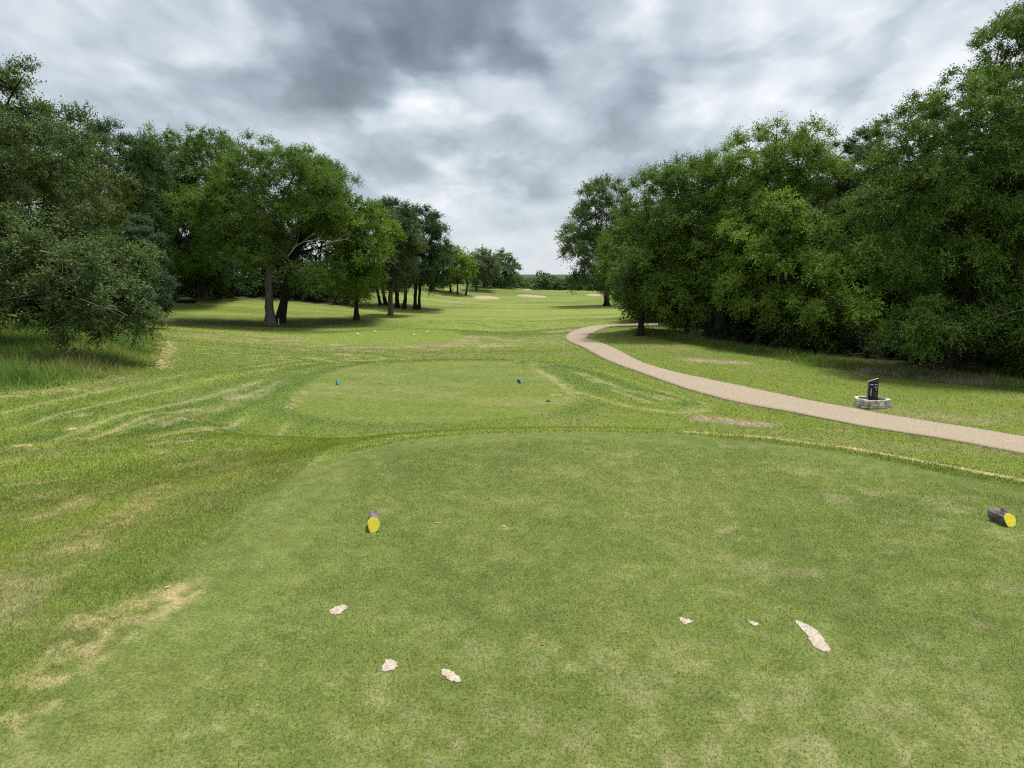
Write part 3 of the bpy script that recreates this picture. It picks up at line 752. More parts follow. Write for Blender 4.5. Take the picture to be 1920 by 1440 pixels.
tree('broadleaf_tree', 'tall leafy tree with twigs sticking out of its top and a thin dark trunk', 'tree', (325, 567),
     [([(240, 300), (250, 255), (280, 254), (305, 258), (342, 238), (372, 250), (400, 242), (430, 256), (448, 285), (452, 350), (440, 430), (425, 500), (370, 520), (290, 530), (245, 480)], 0)], 'elm', .75, None, .2, .2, M_BARKD, .8, fill_=1.0, airy=.26, group=GL)
tree('shrub', 'bushy shrub with a fan of bare stems under the dark trees', 'shrub', (385, 561),
     [([(305, 540), (322, 480), (360, 440), (420, 445), (452, 490), (455, 530), (425, 550), (395, 535), (365, 540), (330, 552)], 0)], 'dark', .6, None, .07, .3, M_BARK, .8, branch=30, limbs=4,
     stems=[(-.5, 0, .06, 0), (-.25, .2, .06, 0), (0, 0, .07, 0), (.25, -.2, .06, 0), (.5, .1, .06, 0), (.12, .3, .05, 0)], group=GL)
tree('shade_tree', 'broad round shade tree with pale grey trunk and bare dead branches', 'tree', (507, 609),
     [([(338, 378), (350, 345), (392, 326), (432, 300), (455, 280), (490, 272), (530, 270), (590, 283), (612, 312), (645, 358), (655, 405), (620, 448), (575, 446), (535, 450), (520, 500), (478, 522), (435, 505), (405, 460), (362, 425)], 0),
      ([(540, 520), (555, 486), (575, 476), (602, 500), (618, 532), (606, 550), (575, 552), (548, 545)], -1.5)],
     'summer', .72, None, .30, .30, M_BARK, .85, 1.05, cover=5.2, limbs=10, branch=110, group=GL,
     dead=[([(540, 480), (560, 458), (590, 450), (620, 453), (655, 447)], -3.2, .07), ([(575, 449), (590, 465), (578, 478), (574, 484)], -3.4, .05), ([(585, 462), (600, 472), (606, 482)], -3.4, .04)])
tree('shade_tree', 'tree with a dark trunk right behind the pale trunk of the shade tree', 'tree', (524, 604),
     [([(545, 300), (600, 290), (640, 318), (668, 345), (682, 385), (694, 425), (670, 455), (600, 455), (550, 440)], 3.0)], 'elm', .8, None, .3, .4, M_BARKD, .8, lean=.8, group=GL)
tree('small_tree', 'small yellow green tree on one short dark trunk near the white tee markers', 'tree', (668, 600),
     [([(612, 480), (622, 456), (650, 440), (664, 402), (690, 374), (724, 396), (742, 432), (742, 472), (716, 500), (706, 540), (668, 570), (632, 562), (618, 520)], 0)], 'bright', .65, None, .2, .2, M_BARKD, .85, cover=4.7, group=GL)
tree('small_tree', 'grey green tree with a pale trunk right of the small yellow green tree', 'tree', (732, 592),
     [([(694, 490), (702, 425), (718, 395), (748, 384), (778, 392), (792, 450), (786, 520), (762, 554), (722, 558), (700, 540)], 0)], 'grey', .7, None, .22, .22, M_BARK, .85, group=GL)
tree('roadside_tree', 'dark domed tree with twin slim trunks at the right end of the near left wood', 'tree', (778, 580),
     [([(742, 430), (758, 390), (798, 383), (826, 402), (838, 440), (852, 478), (846, 505), (828, 530), (800, 548), (770, 545), (750, 520)], 0)], 'dark', .8, None, .2, .3, M_BARKD, .85, stems=[(0, 0, .17, 0), (.35, .2, .15, 0)], group=GL)
tree('roadside_tree', 'tree with several trunks standing in shade behind the grey green tree', 'tree', (745, 577),
     [([(688, 520), (690, 400), (706, 372), (735, 382), (765, 386), (790, 420), (790, 540), (740, 552)], 2)], 'dark', .85, None, .2, .25, M_BARKD, .8, stems=[(0, 0, .2, 0), (.8, -.8, .17, 0), (-1.9, 1.5, .15, 0), (-1.5, 2.0, .17, 0)], group=GL)
for (u, v, poly, kd, lab, st) in [
    (858, 552, [(824, 520), (830, 492), (842, 474), (868, 466), (890, 486), (890, 515), (866, 532), (838, 536)], 'bright', 'light green tree with two thin trunks beside the left bunker', [(0, 0, .14, 0), (1.2, .3, .14, 0)]),
    (893, 545.5, [(868, 510), (874, 482), (902, 472), (928, 480), (938, 508), (920, 527), (888, 530)], 'grey', 'dull green tree on one trunk just above the left bunker', None),
    (925, 537, [(905, 500), (915, 478), (942, 470), (960, 482), (976, 496), (978, 512), (972, 534), (950, 541), (918, 534)], 'far', 'farthest tree of the left row, its branches reaching over the gap', None),
    (908, 538, [(876, 500), (888, 474), (910, 468), (930, 472), (936, 534), (880, 532)], 'elm', 'tree wedged behind the dull green tree of the far left row', None),
    (845, 548, [(800, 530), (805, 480), (835, 455), (862, 466), (872, 500), (866, 534), (830, 540)], 'far', 'tree hidden behind the light green twin trunk tree', None)]:
    tree('row_tree', lab, 'tree', (u, v), [(poly, 0)], kd, .9, None, .16, .28, M_BARKD, .9, stems=st, limbs=6, branch=20, group='row of trees along the far left of the fairway')
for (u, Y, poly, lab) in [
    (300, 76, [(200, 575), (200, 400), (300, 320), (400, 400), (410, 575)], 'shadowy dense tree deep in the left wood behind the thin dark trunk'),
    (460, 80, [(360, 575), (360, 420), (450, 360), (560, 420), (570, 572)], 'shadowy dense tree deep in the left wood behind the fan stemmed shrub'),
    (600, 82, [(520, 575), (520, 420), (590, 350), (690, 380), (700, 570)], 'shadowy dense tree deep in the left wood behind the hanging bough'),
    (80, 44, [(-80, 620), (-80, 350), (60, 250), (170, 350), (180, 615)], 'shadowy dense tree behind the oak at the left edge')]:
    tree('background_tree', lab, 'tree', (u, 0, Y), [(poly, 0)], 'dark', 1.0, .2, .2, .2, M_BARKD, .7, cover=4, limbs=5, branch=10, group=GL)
for (u, Y, poly, lab) in [
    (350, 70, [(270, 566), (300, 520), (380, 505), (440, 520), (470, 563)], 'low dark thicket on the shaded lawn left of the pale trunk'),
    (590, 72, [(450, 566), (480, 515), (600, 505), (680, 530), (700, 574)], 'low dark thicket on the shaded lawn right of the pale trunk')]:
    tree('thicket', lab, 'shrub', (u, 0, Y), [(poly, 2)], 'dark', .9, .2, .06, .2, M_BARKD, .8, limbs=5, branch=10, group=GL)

# --- right side
tree('lone_tree', 'airy lone tree with sky showing through its crown right of the fairway', 'tree', (1138, 574),
     [([(1044, 440), (1056, 424), (1074, 402), (1086, 372), (1102, 348), (1130, 336), (1164, 336), (1186, 358), (1196, 420), (1190, 480), (1185, 535), (1150, 554), (1092, 553), (1064, 536), (1078, 505), (1054, 490), (1048, 465)], 0)],
     'oak', .95, None, .3, .2, M_BARKD, .85, .9, airy=.30, cover=4.4, ntw=11, limbs=12, branch=120, group=GR)
tree('elm_tree', 'medium green tree with a thin trunk where the path turns into the wood', 'tree', (1200, 629),
     [([(1124, 460), (1150, 425), (1182, 392), (1176, 342), (1202, 324), (1242, 314), (1292, 294), (1334, 290), (1352, 335), (1345, 430), (1310, 500), (1265, 570), (1235, 604), (1196, 606), (1160, 570), (1122, 520)], 1)],
     'elm', .62, None, .16, .22, M_BARKD, .9, 1.05, cover=4.7, limbs=10, branch=90, group=GR)
tree('young_elm_tree', 'bright low bushy tree in front of the thin trunked tree at the path bend', 'tree', (1290, 0, 40),
     [([(1196, 480), (1236, 432), (1276, 418), (1320, 426), (1340, 462), (1334, 520), (1348, 585), (1300, 628), (1225, 610), (1188, 565), (1186, 520)], 0)], 'bright', .55, None, .16, .12, M_BARKD, .85, cover=4.7, droop=.25, group=GR)
tree('elm_tree', 'tall bright elm with the highest twiggy top of the middle right wood', 'tree', (1345, 640),
     [([(1288, 310), (1338, 286), (1382, 260), (1440, 240), (1500, 248), (1556, 262), (1564, 300), (1548, 360), (1522, 430), (1500, 500), (1480, 580), (1400, 600), (1350, 590), (1330, 500), (1345, 420), (1318, 345)], 2)],
     'bright', .65, None, .3, .25, M_BARKD, .8, 1.05, cover=4.7, limbs=12, branch=110, airy=.18, group=GR)
tree('young_elm_tree', 'broad leafy elm hanging low over the weeds in the middle of the right wood', 'tree', (1420, 0, 35.5),
     [([(1338, 490), (1355, 420), (1390, 388), (1440, 362), (1500, 368), (1534, 410), (1540, 480), (1570, 520), (1620, 560), (1662, 598), (1640, 646), (1540, 652), (1450, 638), (1385, 616), (1346, 582)], 0)], 'bright', .55, None, .2, .12, M_BARKD, .8, 1.0, cover=4.7, droop=.28, limbs=12, branch=110, group=GR)
tree('juniper_tree', 'grey green juniper between the bright elm and the big right tree', 'tree', (1590, 0, 41),
     [([(1515, 470), (1545, 370), (1572, 262), (1608, 240), (1642, 248), (1668, 300), (1660, 400), (1620, 480), (1560, 500)], 0)], 'grey', .6, None, .2, .2, M_BARKD, .8, upb=.6, airy=.2, group=GR)
tree('great_elm_tree', 'massive dark tree filling the right edge with boughs drooping to the weeds', 'tree', (1785, 692),
     [([(1560, 490), (1572, 400), (1612, 348), (1650, 300), (1664, 240), (1702, 192), (1742, 158), (1792, 136), (1850, 138), (1960, 150), (2160, 250), (2160, 560), (1960, 580), (1850, 560), (1790, 545), (1700, 565), (1645, 525), (1592, 525)], 0),
      ([(1652, 622), (1672, 590), (1740, 560), (1800, 552), (1836, 590), (1824, 640), (1792, 662), (1740, 652), (1702, 666), (1668, 650)], -2.5),
      ([(1846, 640), (1866, 570), (1920, 540), (2080, 540), (2080, 700), (1930, 702), (1884, 678)], -2.8)],
     'elm', .5, .066, .2, .22, M_BARKD, .7, 1.0, cover=4.8, nlf=11, limbs=16, branch=170, droop=.3, group=GR, dead_mat=M_BARK,
     dead=[([(1920, 580), (1880, 590), (1850, 602), (1835, 640)], -4.2, .03), ([(1890, 586), (1860, 575), (1830, 560)], -4.2, .025)])
tree('tall_tree', 'taller tree poking up behind the massive dark tree in the top right corner', 'tree', (2000, 0, 34),
     [([(1798, 98), (1828, 72), (1868, 50), (1908, 22), (1980, -20), (2160, -30), (2260, 200), (2200, 420), (1960, 300), (1885, 170), (1842, 134)], 0)], 'elm', .6, None, .3, .4, M_BARKD, .7, airy=.25, limbs=12, branch=100, group=GR)
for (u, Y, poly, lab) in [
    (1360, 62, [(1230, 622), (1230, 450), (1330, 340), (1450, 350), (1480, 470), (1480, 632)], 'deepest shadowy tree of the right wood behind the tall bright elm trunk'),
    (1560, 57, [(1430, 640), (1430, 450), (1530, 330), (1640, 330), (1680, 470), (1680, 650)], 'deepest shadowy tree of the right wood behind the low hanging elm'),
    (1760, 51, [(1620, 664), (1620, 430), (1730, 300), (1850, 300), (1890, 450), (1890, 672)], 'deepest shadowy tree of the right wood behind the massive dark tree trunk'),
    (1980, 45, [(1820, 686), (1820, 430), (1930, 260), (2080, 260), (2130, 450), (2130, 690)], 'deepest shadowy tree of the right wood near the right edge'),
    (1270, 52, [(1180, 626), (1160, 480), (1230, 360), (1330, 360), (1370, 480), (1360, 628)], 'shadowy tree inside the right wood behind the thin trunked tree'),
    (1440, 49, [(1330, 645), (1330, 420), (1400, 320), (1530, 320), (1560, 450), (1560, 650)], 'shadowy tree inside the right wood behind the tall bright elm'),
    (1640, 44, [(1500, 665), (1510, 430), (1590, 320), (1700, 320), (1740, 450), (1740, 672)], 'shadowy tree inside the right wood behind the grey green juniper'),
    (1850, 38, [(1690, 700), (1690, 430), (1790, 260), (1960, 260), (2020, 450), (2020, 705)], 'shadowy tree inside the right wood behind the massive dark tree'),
    (2330, 45, [(2130, 690), (2130, 400), (2260, 200), (2450, 200), (2530, 450), (2530, 700)], 'unseen tree added for shade beyond the right edge, farther back than its neighbours'),  # this and the next: unseen trees added to shade the wood floor
    (2420, 36, [(2200, 720), (2200, 350), (2360, 150), (2600, 150), (2680, 450), (2680, 730)], 'unseen tree added for shade beyond the right edge, level with the massive dark tree'),
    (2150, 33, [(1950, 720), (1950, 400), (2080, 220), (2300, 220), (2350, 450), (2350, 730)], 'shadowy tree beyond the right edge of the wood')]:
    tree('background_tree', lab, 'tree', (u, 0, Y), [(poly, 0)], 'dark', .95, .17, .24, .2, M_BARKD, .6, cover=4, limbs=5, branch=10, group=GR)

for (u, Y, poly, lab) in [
    (1330, 43, [(1250, 626), (1270, 585), (1330, 570), (1390, 590), (1420, 644)], 'added shade-coloured thicket filling the gap beside the tall bright elm trunk'),
    (1560, 33.5, [(1430, 664), (1460, 612), (1560, 595), (1640, 612), (1690, 682)], 'added shade-coloured thicket under the grey green juniper'),
    (1730, 30.5, [(1610, 690), (1640, 640), (1720, 615), (1820, 635), (1850, 706)], 'added shade-coloured thicket left of the massive dark tree trunk'),
    (1420, 36.5, [(1310, 646), (1340, 606), (1420, 592), (1490, 606), (1530, 662)], 'added shade-coloured thicket between the tall bright elm trunk and the low hanging elm'),
    (1900, 29.5, [(1800, 704), (1830, 640), (1900, 620), (1990, 640), (2020, 712)], 'added shade-coloured thicket at the right edge under the drooping boughs')]:
    tree('thicket', lab, 'shrub', (u, 0, Y), [(poly, 1)], 'shade', .6, .11, .05, .2, M_BARKD, .8, limbs=5, branch=10, group=GR)  # thickets added to darken the wood's foot, shade painted into their leaves

# --- far wood across the end of the fairway
fw = []
for k in range(46):
    u = 860 + k * 6.5 + rng.uniform(-3, 3); Y = 215 + rng.uniform(-12, 25)
    top = 523 + 4 * math.sin(k * .7) + rng.uniform(-3, 3) - (3 if 1010 < u < 1060 else 0)
    c, cen = clumps_in([(u - 9, 549), (u - 11, 530), (u - 4, top), (u + 6, top + 1), (u + 11, 530), (u + 9, 549)], Y, 1.1, .9, 1, 40)
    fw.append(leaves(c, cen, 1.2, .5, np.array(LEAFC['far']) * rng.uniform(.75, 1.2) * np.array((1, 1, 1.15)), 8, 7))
tag(leaf_obj('far_wood', fw, None, (0, 0, 0)), 'distant wood closing off the end of the fairway', 'wood', kind='stuff')
print('leaves', TOTAL[0])

# ------------------------------------------------------------------ weeds along the right wood
strip = W([(1180, 616), (1300, 632), (1450, 657), (1600, 680), (1750, 700), (1920, 716), (2100, 735), (2100, 772), (1920, 738), (1750, 715), (1600, 698), (1450, 674), (1300, 648), (1190, 628)])
x, y = fill(strip, 150000)
nn = fbm(x / 1.1, y / 1.1, 301); n2_ = fbm(x / .5, y / .5, 305)
k = rng.uniform(0, 1, len(x)) < sstep(.3, .55, nn + .12); x, y, nn, n2_ = x[k], y[k], nn[k], n2_[k]
gcol = np.tile(np.array((.10, .165, .045)), (len(x), 1)); gcol = mix(gcol, np.array((.15, .16, .06)), sstep(.45, .6, n2_) * .7)
gcol *= rng.lognormal(0, .3, len(x))[:, None]
edge = np.clip(-sdf(x, y, strip) / .9, .15, 1)
blades('weeds', x, y, rng.uniform(.15, .5, len(x)) * (.4 + n2_) * edge, np.full(len(x), .02) * rng.uniform(.5, 1.5, len(x)), gcol, 'green weeds growing along the edge of the right wood', 'weeds', .6)
br = W([(1590, 700), (1640, 694), (1740, 702), (1830, 712), (1900, 722), (1900, 730), (1800, 722), (1700, 712), (1610, 708)])
x, y = fill(br, 16000); k = rng.uniform(0, 1, len(x)) < sstep(.38, .6, fbm(x / .8, y / .8, 333)); x, y = x[k], y[k]
gcol = np.tile(np.array((.26, .23, .19)), (len(x), 1)) * rng.lognormal(0, .3, len(x))[:, None]
blades('dry_brush', x, y, rng.uniform(.12, .36, len(x)), np.full(len(x), .012), gcol, 'grey dry brush among the weeds behind the tee sign', 'brush', .9, 1.1)

# ------------------------------------------------------------------ sand filled divots
lab = {'a': 'sand filled divot nearest the upright yellow log marker, split in two', 'b': 'rounded sand filled divot left of the pair nearest the camera', 'c': 'slanting oval sand filled divot lowest in the photo',
       'd': 'small sand filled divot at the left end of the right hand three', 'e': 'smallest sand filled divot, a thin pale sliver', 'f': 'long curved sand filled divot, largest of all'}
for key, pw in sand_w.items():
    cen = pw.mean(0); o2 = smooth_poly(pw, 2); n = len(o2)
    o2 = cen + (o2 - cen) * (1 + rng.normal(0, .08, (n, 1)))
    root = empty('sand_divot', (*cen, 0), lab[key], 'sand divot', 'sand filled divots on the tee')
    o3 = smooth_poly(pw, 2); o3 = o3 + rng.normal(0, .0035, o3.shape); n = len(o3)
    V = [(*(p - cen), .0045 + rng.normal(0, .0008)) for p in o3] + [(*((p - cen) * 1.06), -.012) for p in o3]
    me = bpy.data.meshes.new('sand'); me.from_pydata(V, [], [tuple(range(n))] + [(j, n + j, n + (j + 1) % n, (j + 1) % n) for j in range(n)]); me.update()
    bm = bmesh.new(); bm.from_mesh(me); bmesh.ops.triangulate(bm, faces=[f for f in bm.faces if len(f.verts) > 4]); bmesh.ops.recalc_face_normals(bm, faces=bm.faces); bm.to_mesh(me); bm.free()
    link('sand', me, M_SAND, root)

# ------------------------------------------------------------------ log tee markers
def log_marker(name, label, pos, yaw, rx, rz, length, m_face, m_rim, slant=.25, knot=False, group=None, mlog=None):
    root = empty(name, pos, label, 'tee marker', group); root.rotation_euler = (0, 0, yaw)
    n, L = 28, 9
    pr = 1 + .05 * np.array([math.sin(3 * a + 1) + .6 * math.sin(5 * a) + .5 * math.sin(9 * a + 2) for a in np.linspace(0, 2 * np.pi, n, endpoint=False)])
    an = np.linspace(0, 2 * np.pi, n, endpoint=False)
    V = []
    for q in range(L):
        t = q / (L - 1)
        for a, p_ in zip(an, pr):
            k = p_ * (1 + rng.normal(0, .018)) * (1 - .06 * t)
            xx, zz = math.cos(a) * rx * k, math.sin(a) * rz * k + rz * .97
            V.append((xx, length * t + slant * zz * (1 - t), zz))
    faces = [(q * n + j, (q + 1) * n + j, (q + 1) * n + (j + 1) % n, q * n + (j + 1) % n) for q in range(L - 1) for j in range(n)]
    faces.append(tuple(range((L - 1) * n, L * n)))
    me = bpy.data.meshes.new('log'); me.from_pydata(V, [], faces); me.update()
    link('log', me, mlog or M_LOG, root)
    def face(sc_, off, nm, mt, hole=None):
        o = [(V[j][0] * sc_, V[j][1] - off + slant * (rz - V[j][2]) * (1 - sc_), rz * .97 + (V[j][2] - rz * .97) * sc_) for j in range(n)]
        c_ = (0, slant * rz * .97 - off, rz * .97)
        if hole:
            i = [(V[j][0] * hole, V[j][1] - off + slant * (rz - V[j][2]) * (1 - hole), rz * .97 + (V[j][2] - rz * .97) * hole) for j in range(n)]
            me = bpy.data.meshes.new(nm); me.from_pydata(o + i, [], [(j, (j + 1) % n, n + (j + 1) % n, n + j) for j in range(n)])
        else:
            me = bpy.data.meshes.new(nm); me.from_pydata(o + [c_], [], [(j, (j + 1) % n, n) for j in range(n)])
        me.update(); return link(nm, me, mt, root)
    face(.88, .0035, 'painted_face', m_face); face(.985, .002, 'bark_rim', m_rim, .87)
    if knot:
        kb = MB(); kb.tube([(rx * .1, length * .45, rz * 1.75), (rx * .05, length * .5, rz * 2.2), (0, length * .52, rz * 2.5)], [rx * .55, rx * .4, rx * .22], 9)
        kb.build('knot', M_LOG, root)
    return root
gy_ = 'yellow faced log markers on the nearest tee'
p0 = px(701, 999)[0]
log_marker('log_tee_marker', 'upright looking yellow faced log tee marker left of centre on the near tee', (p0[0], p0[1], p0[2]), R(11), .039, .050, .17, M_YELLOW, M_YRIM, .42, group=gy_)
p1 = px(1897, 989)[0]
log_marker('log_tee_marker', 'knotted dark log tee marker with slanting yellow face at the right edge', (p1[0], p1[1], p1[2]), R(8), .042, .045, .17, M_YELLOW, M_YRIM, .5, True, group=gy_)
gb_ = 'blue faced log markers on the second tee'
for (u, v), yaw, lb in [((636, 722), R(25), 'dark log tee marker with a blue face at the left side of the second tee'), ((979, 719), R(28), 'dark log tee marker with pale blue face at the right of the second tee')]:
    p = px(u, v)[0]
    log_marker('log_tee_marker', lb, p, yaw, .05, .055, .2, M_BLUE, M_BLUE, .4, group=gb_)

# white ball markers on the third tee
for (u, v), lb in [((671, 629), 'white ball tee marker farthest left, the nearest of the four'), ((703.5, 624), 'white ball tee marker behind the leftmost white one'),
                   ((776, 630), 'white ball tee marker at the near right of the third tee'), ((801, 625), 'white ball tee marker farthest right, the most distant of the four')]:
    p = px(u, v)[0]
    root = empty('ball_tee_marker', p, lb, 'tee marker', 'white ball markers on the third tee')
    bm = bmesh.new(); bmesh.ops.create_icosphere(bm, subdivisions=3, radius=.062, matrix=Matrix.Translation((0, 0, .066)))
    me = bpy.data.meshes.new('ball'); bm.to_mesh(me); bm.free(); me.polygons.foreach_set('use_smooth', [True] * len(me.polygons)); link('ball', me, M_WHITE, root)
    MB().tube([(0, 0, -.05), (0, 0, .012)], [.012, .02], 10).build('spike', M_EDGE, root)

# ------------------------------------------------------------------ tee sign in a stone planter
ps = px(1645, 766)[0]; ps[1] += .36; ps[2] = float(height(ps[0], ps[1]))
px_m = ps[1] / F                          # metres per photo pixel there
hexa = [(-.46, -.03), (-.24, -.36), (.20, -.38), (.47, -.10), (.28, .36), (-.26, .38)]
hexa = np.array(hexa) * (61 * px_m / .93)
root = empty('stone_planter', ps, 'low ring of white limestone blocks beside the path, stained black in places', 'planter')
wb = MB(); hgt = .235; th = .085
for s in range(6):
    a_, b_ = hexa[s], hexa[(s + 1) % 6]; L = np.linalg.norm(b_ - a_); yaw = math.atan2(*(b_ - a_)[::-1])
    for cr_ in range(3):
        cut = [0, .42 + .14 * (cr_ % 2) + rng.uniform(-.06, .06), 1]
        for t0, t1 in zip(cut, cut[1:]):
            c_ = a_ + (b_ - a_) * (t0 + t1) / 2
            wb.box((L * (t1 - t0) - .010, th * rng.uniform(.85, 1.15), hgt / 3 * rng.uniform(.88, .96)), (c_[0], c_[1], hgt / 3 * (cr_ + .5) - .02), yaw, .008, .003)
wb.build('stone_wall', M_STONE, root)
sb = MB(); vs = [sb.bm.verts.new((*p * .93, .07 + rng.uniform(-.01, .01))) for p in hexa]; vb = [sb.bm.verts.new((*p * .93, -.04)) for p in hexa]
sb.bm.faces.new(vs)
for s in range(6): sb.bm.faces.new((vs[s], vb[s], vb[(s + 1) % 6], vs[(s + 1) % 6]))
sb.build('soil', M_SOIL, root)
sg = empty('tee_sign', (ps[0] - .0 * px_m, ps[1] - .06, ps[2] + .09), 'black slab tee sign with slanted top and white lettering standing in the stone planter', 'sign')
w_, t_, h_ = 19 * px_m, .075, 47 * px_m
hl = h_ - 6 * px_m
me = bpy.data.meshes.new('slab')
V = [(-w_ / 2, 0, 0), (w_ / 2, 0, 0), (w_ / 2, 0, h_), (-w_ / 2, 0, hl), (-w_ / 2, t_, 0), (w_ / 2, t_, 0), (w_ / 2, t_, h_), (-w_ / 2, t_, hl)]
me.from_pydata(V, [], [(0, 1, 2, 3), (5, 4, 7, 6)]); me.update(); link('slab', me, M_BLACK, sg)
me = bpy.data.meshes.new('slab_edge'); me.from_pydata(V, [], [(0, 3, 7, 4), (3, 2, 6, 7), (2, 1, 5, 6), (1, 0, 4, 5)]); me.update(); link('slab_edge', me, M_EDGE, sg)
def text(s, size, x, z, mt):
    cu = bpy.data.curves.new('text', 'FONT'); cu.body = s; cu.size = size; cu.align_x = 'CENTER'; cu.extrude = .0008
    o = bpy.data.objects.new('text', cu); COL.objects.link(o)
    dg = bpy.context.evaluated_depsgraph_get(); me = bpy.data.meshes.new_from_object(o.evaluated_get(dg))
    bpy.data.objects.remove(o)
    me.transform(Matrix.Translation((x, -.003, z)) @ Matrix.Rotation(math.pi / 2, 4, 'X'))
    me.materials.clear()
    return link('lettering', me, mt, sg)
u_ = px_m
text('10', 5.2 * u_, 5.2 * u_, h_ - 7.6 * u_, M_DIM)
text('PAR', 3.4 * u_, 4.8 * u_, h_ - 18.2 * u_, M_LETTER)
text('4', 4.6 * u_, 5.4 * u_, h_ - 23.2 * u_, M_LETTER)
lb_ = MB()                                # rows of small lettering too worn to read
for row, x0, n_, wd_, mt_ in [(-12.0, -6.4, 4, 1.5, 1), (-12.0, 2.0, 3, 1.7, 1)]:
    for k in range(n_): lb_.box((wd_ * .8 * u_, .002, rng.uniform(1.1, 1.9) * u_), ((x0 + k * wd_ * 1.06 + wd_ / 2) * u_, -.002, h_ + row * u_))
lb_.build('lettering', M_LETTER, sg)
lb_ = MB()
for row, n_ in [(-26.5, 5), (-27.8, 4), (-31.5, 5), (-32.8, 5), (-36, 4)]:
    for k in range(n_): lb_.box((.85 * u_, .002, .6 * u_), ((2.6 + k * 1.15) * u_, -.002, h_ + row * u_))
lb_.build('lettering', M_DIM, sg)
lb_ = MB(); out_ = [(-5.2, -33), (-3.2, -33), (-3.0, -27), (-2.8, -22), (-3.2, -20.5), (-4.6, -20.8), (-5.3, -26)]
lb_.bm.faces.new([lb_.bm.verts.new((a_ * u_, -.002, h_ + b_ * u_)) for a_, b_ in out_])
lb_.bm.faces.new([lb_.bm.verts.new((a_ * u_, -.002, h_ + b_ * u_)) for a_, b_ in [(-4.6, -19.6), (-3.0, -19.6), (-3.6, -17.4)]])
lb_.build('hole_map', M_MAP, sg)
cr2 = MB(); cr2.tube([(.3 * u_ + 1.1 * u_ * math.cos(a_), -.002, h_ - 6.4 * u_ + 1.1 * u_ * math.sin(a_)) for a_ in np.linspace(0, 5.2, 10)], [.25 * u_] * 10, 5).build('emblem', M_DIM, sg)

# ------------------------------------------------------------------ bunkers
for nm_, pts, lb in [('sand_bunker', [(884, 556.5), (900, 555.2), (925, 556.5), (940, 559.6), (935, 561.2), (905, 561), (888, 559.5)], 0),
                     ('sand_bunker', [(963, 553.6), (985, 552.8), (1010, 555), (1029, 556.6), (1025, 558.2), (990, 557.8), (970, 556)], 0),
                     ('sand_bunker', [(977, 543.4), (988, 542.6), (998, 543.6), (996, 545), (984, 544.8)], 0), ('sand_bunker', [(1090, 553.5), (1120, 552), (1170, 552.6), (1170, 555.2), (1110, 555.4)], 0)]:
    w3 = P(pts); c_ = w3.mean(0); o2 = smooth_poly(w3[:, :2], 2); n = len(o2); V, faces = [], []
    for f in (1, .8, .6, .4, .2):
        for p in o2:
            q = c_[:2] + (p - c_[:2]) * f; V.append((*q, float(height(*q)) + .14 * (f < 1) - .05 * (f == 1)))
    V.append((*c_[:2], float(height(*c_[:2])) + .14))
    for q in range(4):
        for j in range(n): faces.append((q * n + j, q * n + (j + 1) % n, (q + 1) * n + (j + 1) % n, (q + 1) * n + j))
    for j in range(n): faces.append((4 * n + j, 4 * n + (j + 1) % n, len(V) - 1))
    me = bpy.data.meshes.new(nm_); me.from_pydata(V, [], faces); me.update()
    tag(link(nm_, me, M_BSAND), kind='structure')

# ------------------------------------------------------------------ small things on the grass
p = px(523, 609)[0]
st = empty('white_stake', p, 'thin white stake at the foot of the pale trunk', 'stake')
MB().box((.05, .05, .42), (0, 0, .2), .2, .006).build('post', M_WHITE, st)
MB().tube([(0, 0, .41), (0, 0, .45)], [.034, .004], 4).build('pointed_tip', M_WHITE, st)
p = px(347, 568)[0]
lp = empty('log_pile', p, 'small heap of cut logs on the shaded lawn beside the thin dark trunk', 'log pile')
for k, (ox, oz, yw) in enumerate([(-.35, .14, .3), (.1, .14, -.2), (.5, .13, .5), (.05, .36, .1)]):
    d_ = Vector((math.cos(yw), math.sin(yw), 0)) * .45
    MB().tube([Vector((ox, 0, oz)) - d_, Vector((ox, .02, oz)), Vector((ox, 0, oz)) + d_], [.13, .14, .125], 12).build('log', M_DEAD if k == 3 else M_BARKD, lp)
p = px(1028, 753)[0]
td = empty('turf_clod', p, 'dark clod of torn turf on the right of the second tee', 'clod')
cb = MB()
for k in range(7):
    a_ = k * .9; cb.tube([(.07 * math.cos(a_) * rng.uniform(.3, 1), .04 * math.sin(a_), 0), (.05 * math.cos(a_ + 1), .04 * math.sin(a_ + 1), .05 * rng.uniform(.4, 1))], [.04, .015], 7)
cb.build('soil', M_SOIL, td)
gb2 = MB()
for k in range(26):
    a_ = rng.uniform(0, 6.28); q = Vector((.08 * math.cos(a_) * rng.uniform(0, 1), .04 * math.sin(a_), .03)); gb2.tube([q, q + Vector(rng.normal(0, .03, 3).tolist()) + Vector((0, 0, .045))], [.005, .001], 3)
td.scale = (.6, .6, .5); gb2.build('turf', simple('clod_turf', (.10, .12, .04), (.2, .2, .08), 30, .9, 0), td)
M_YL = simple('yellow_leaf', (.5, .46, .1), (.6, .56, .16), 60, .6, 0); M_BL = simple('brown_leaf', (.2, .08, .03), (.3, .14, .06), 60, .7, 0); M_PL = simple('pale_leaf', (.5, .45, .3), (.62, .56, .4), 60, .7, 0)
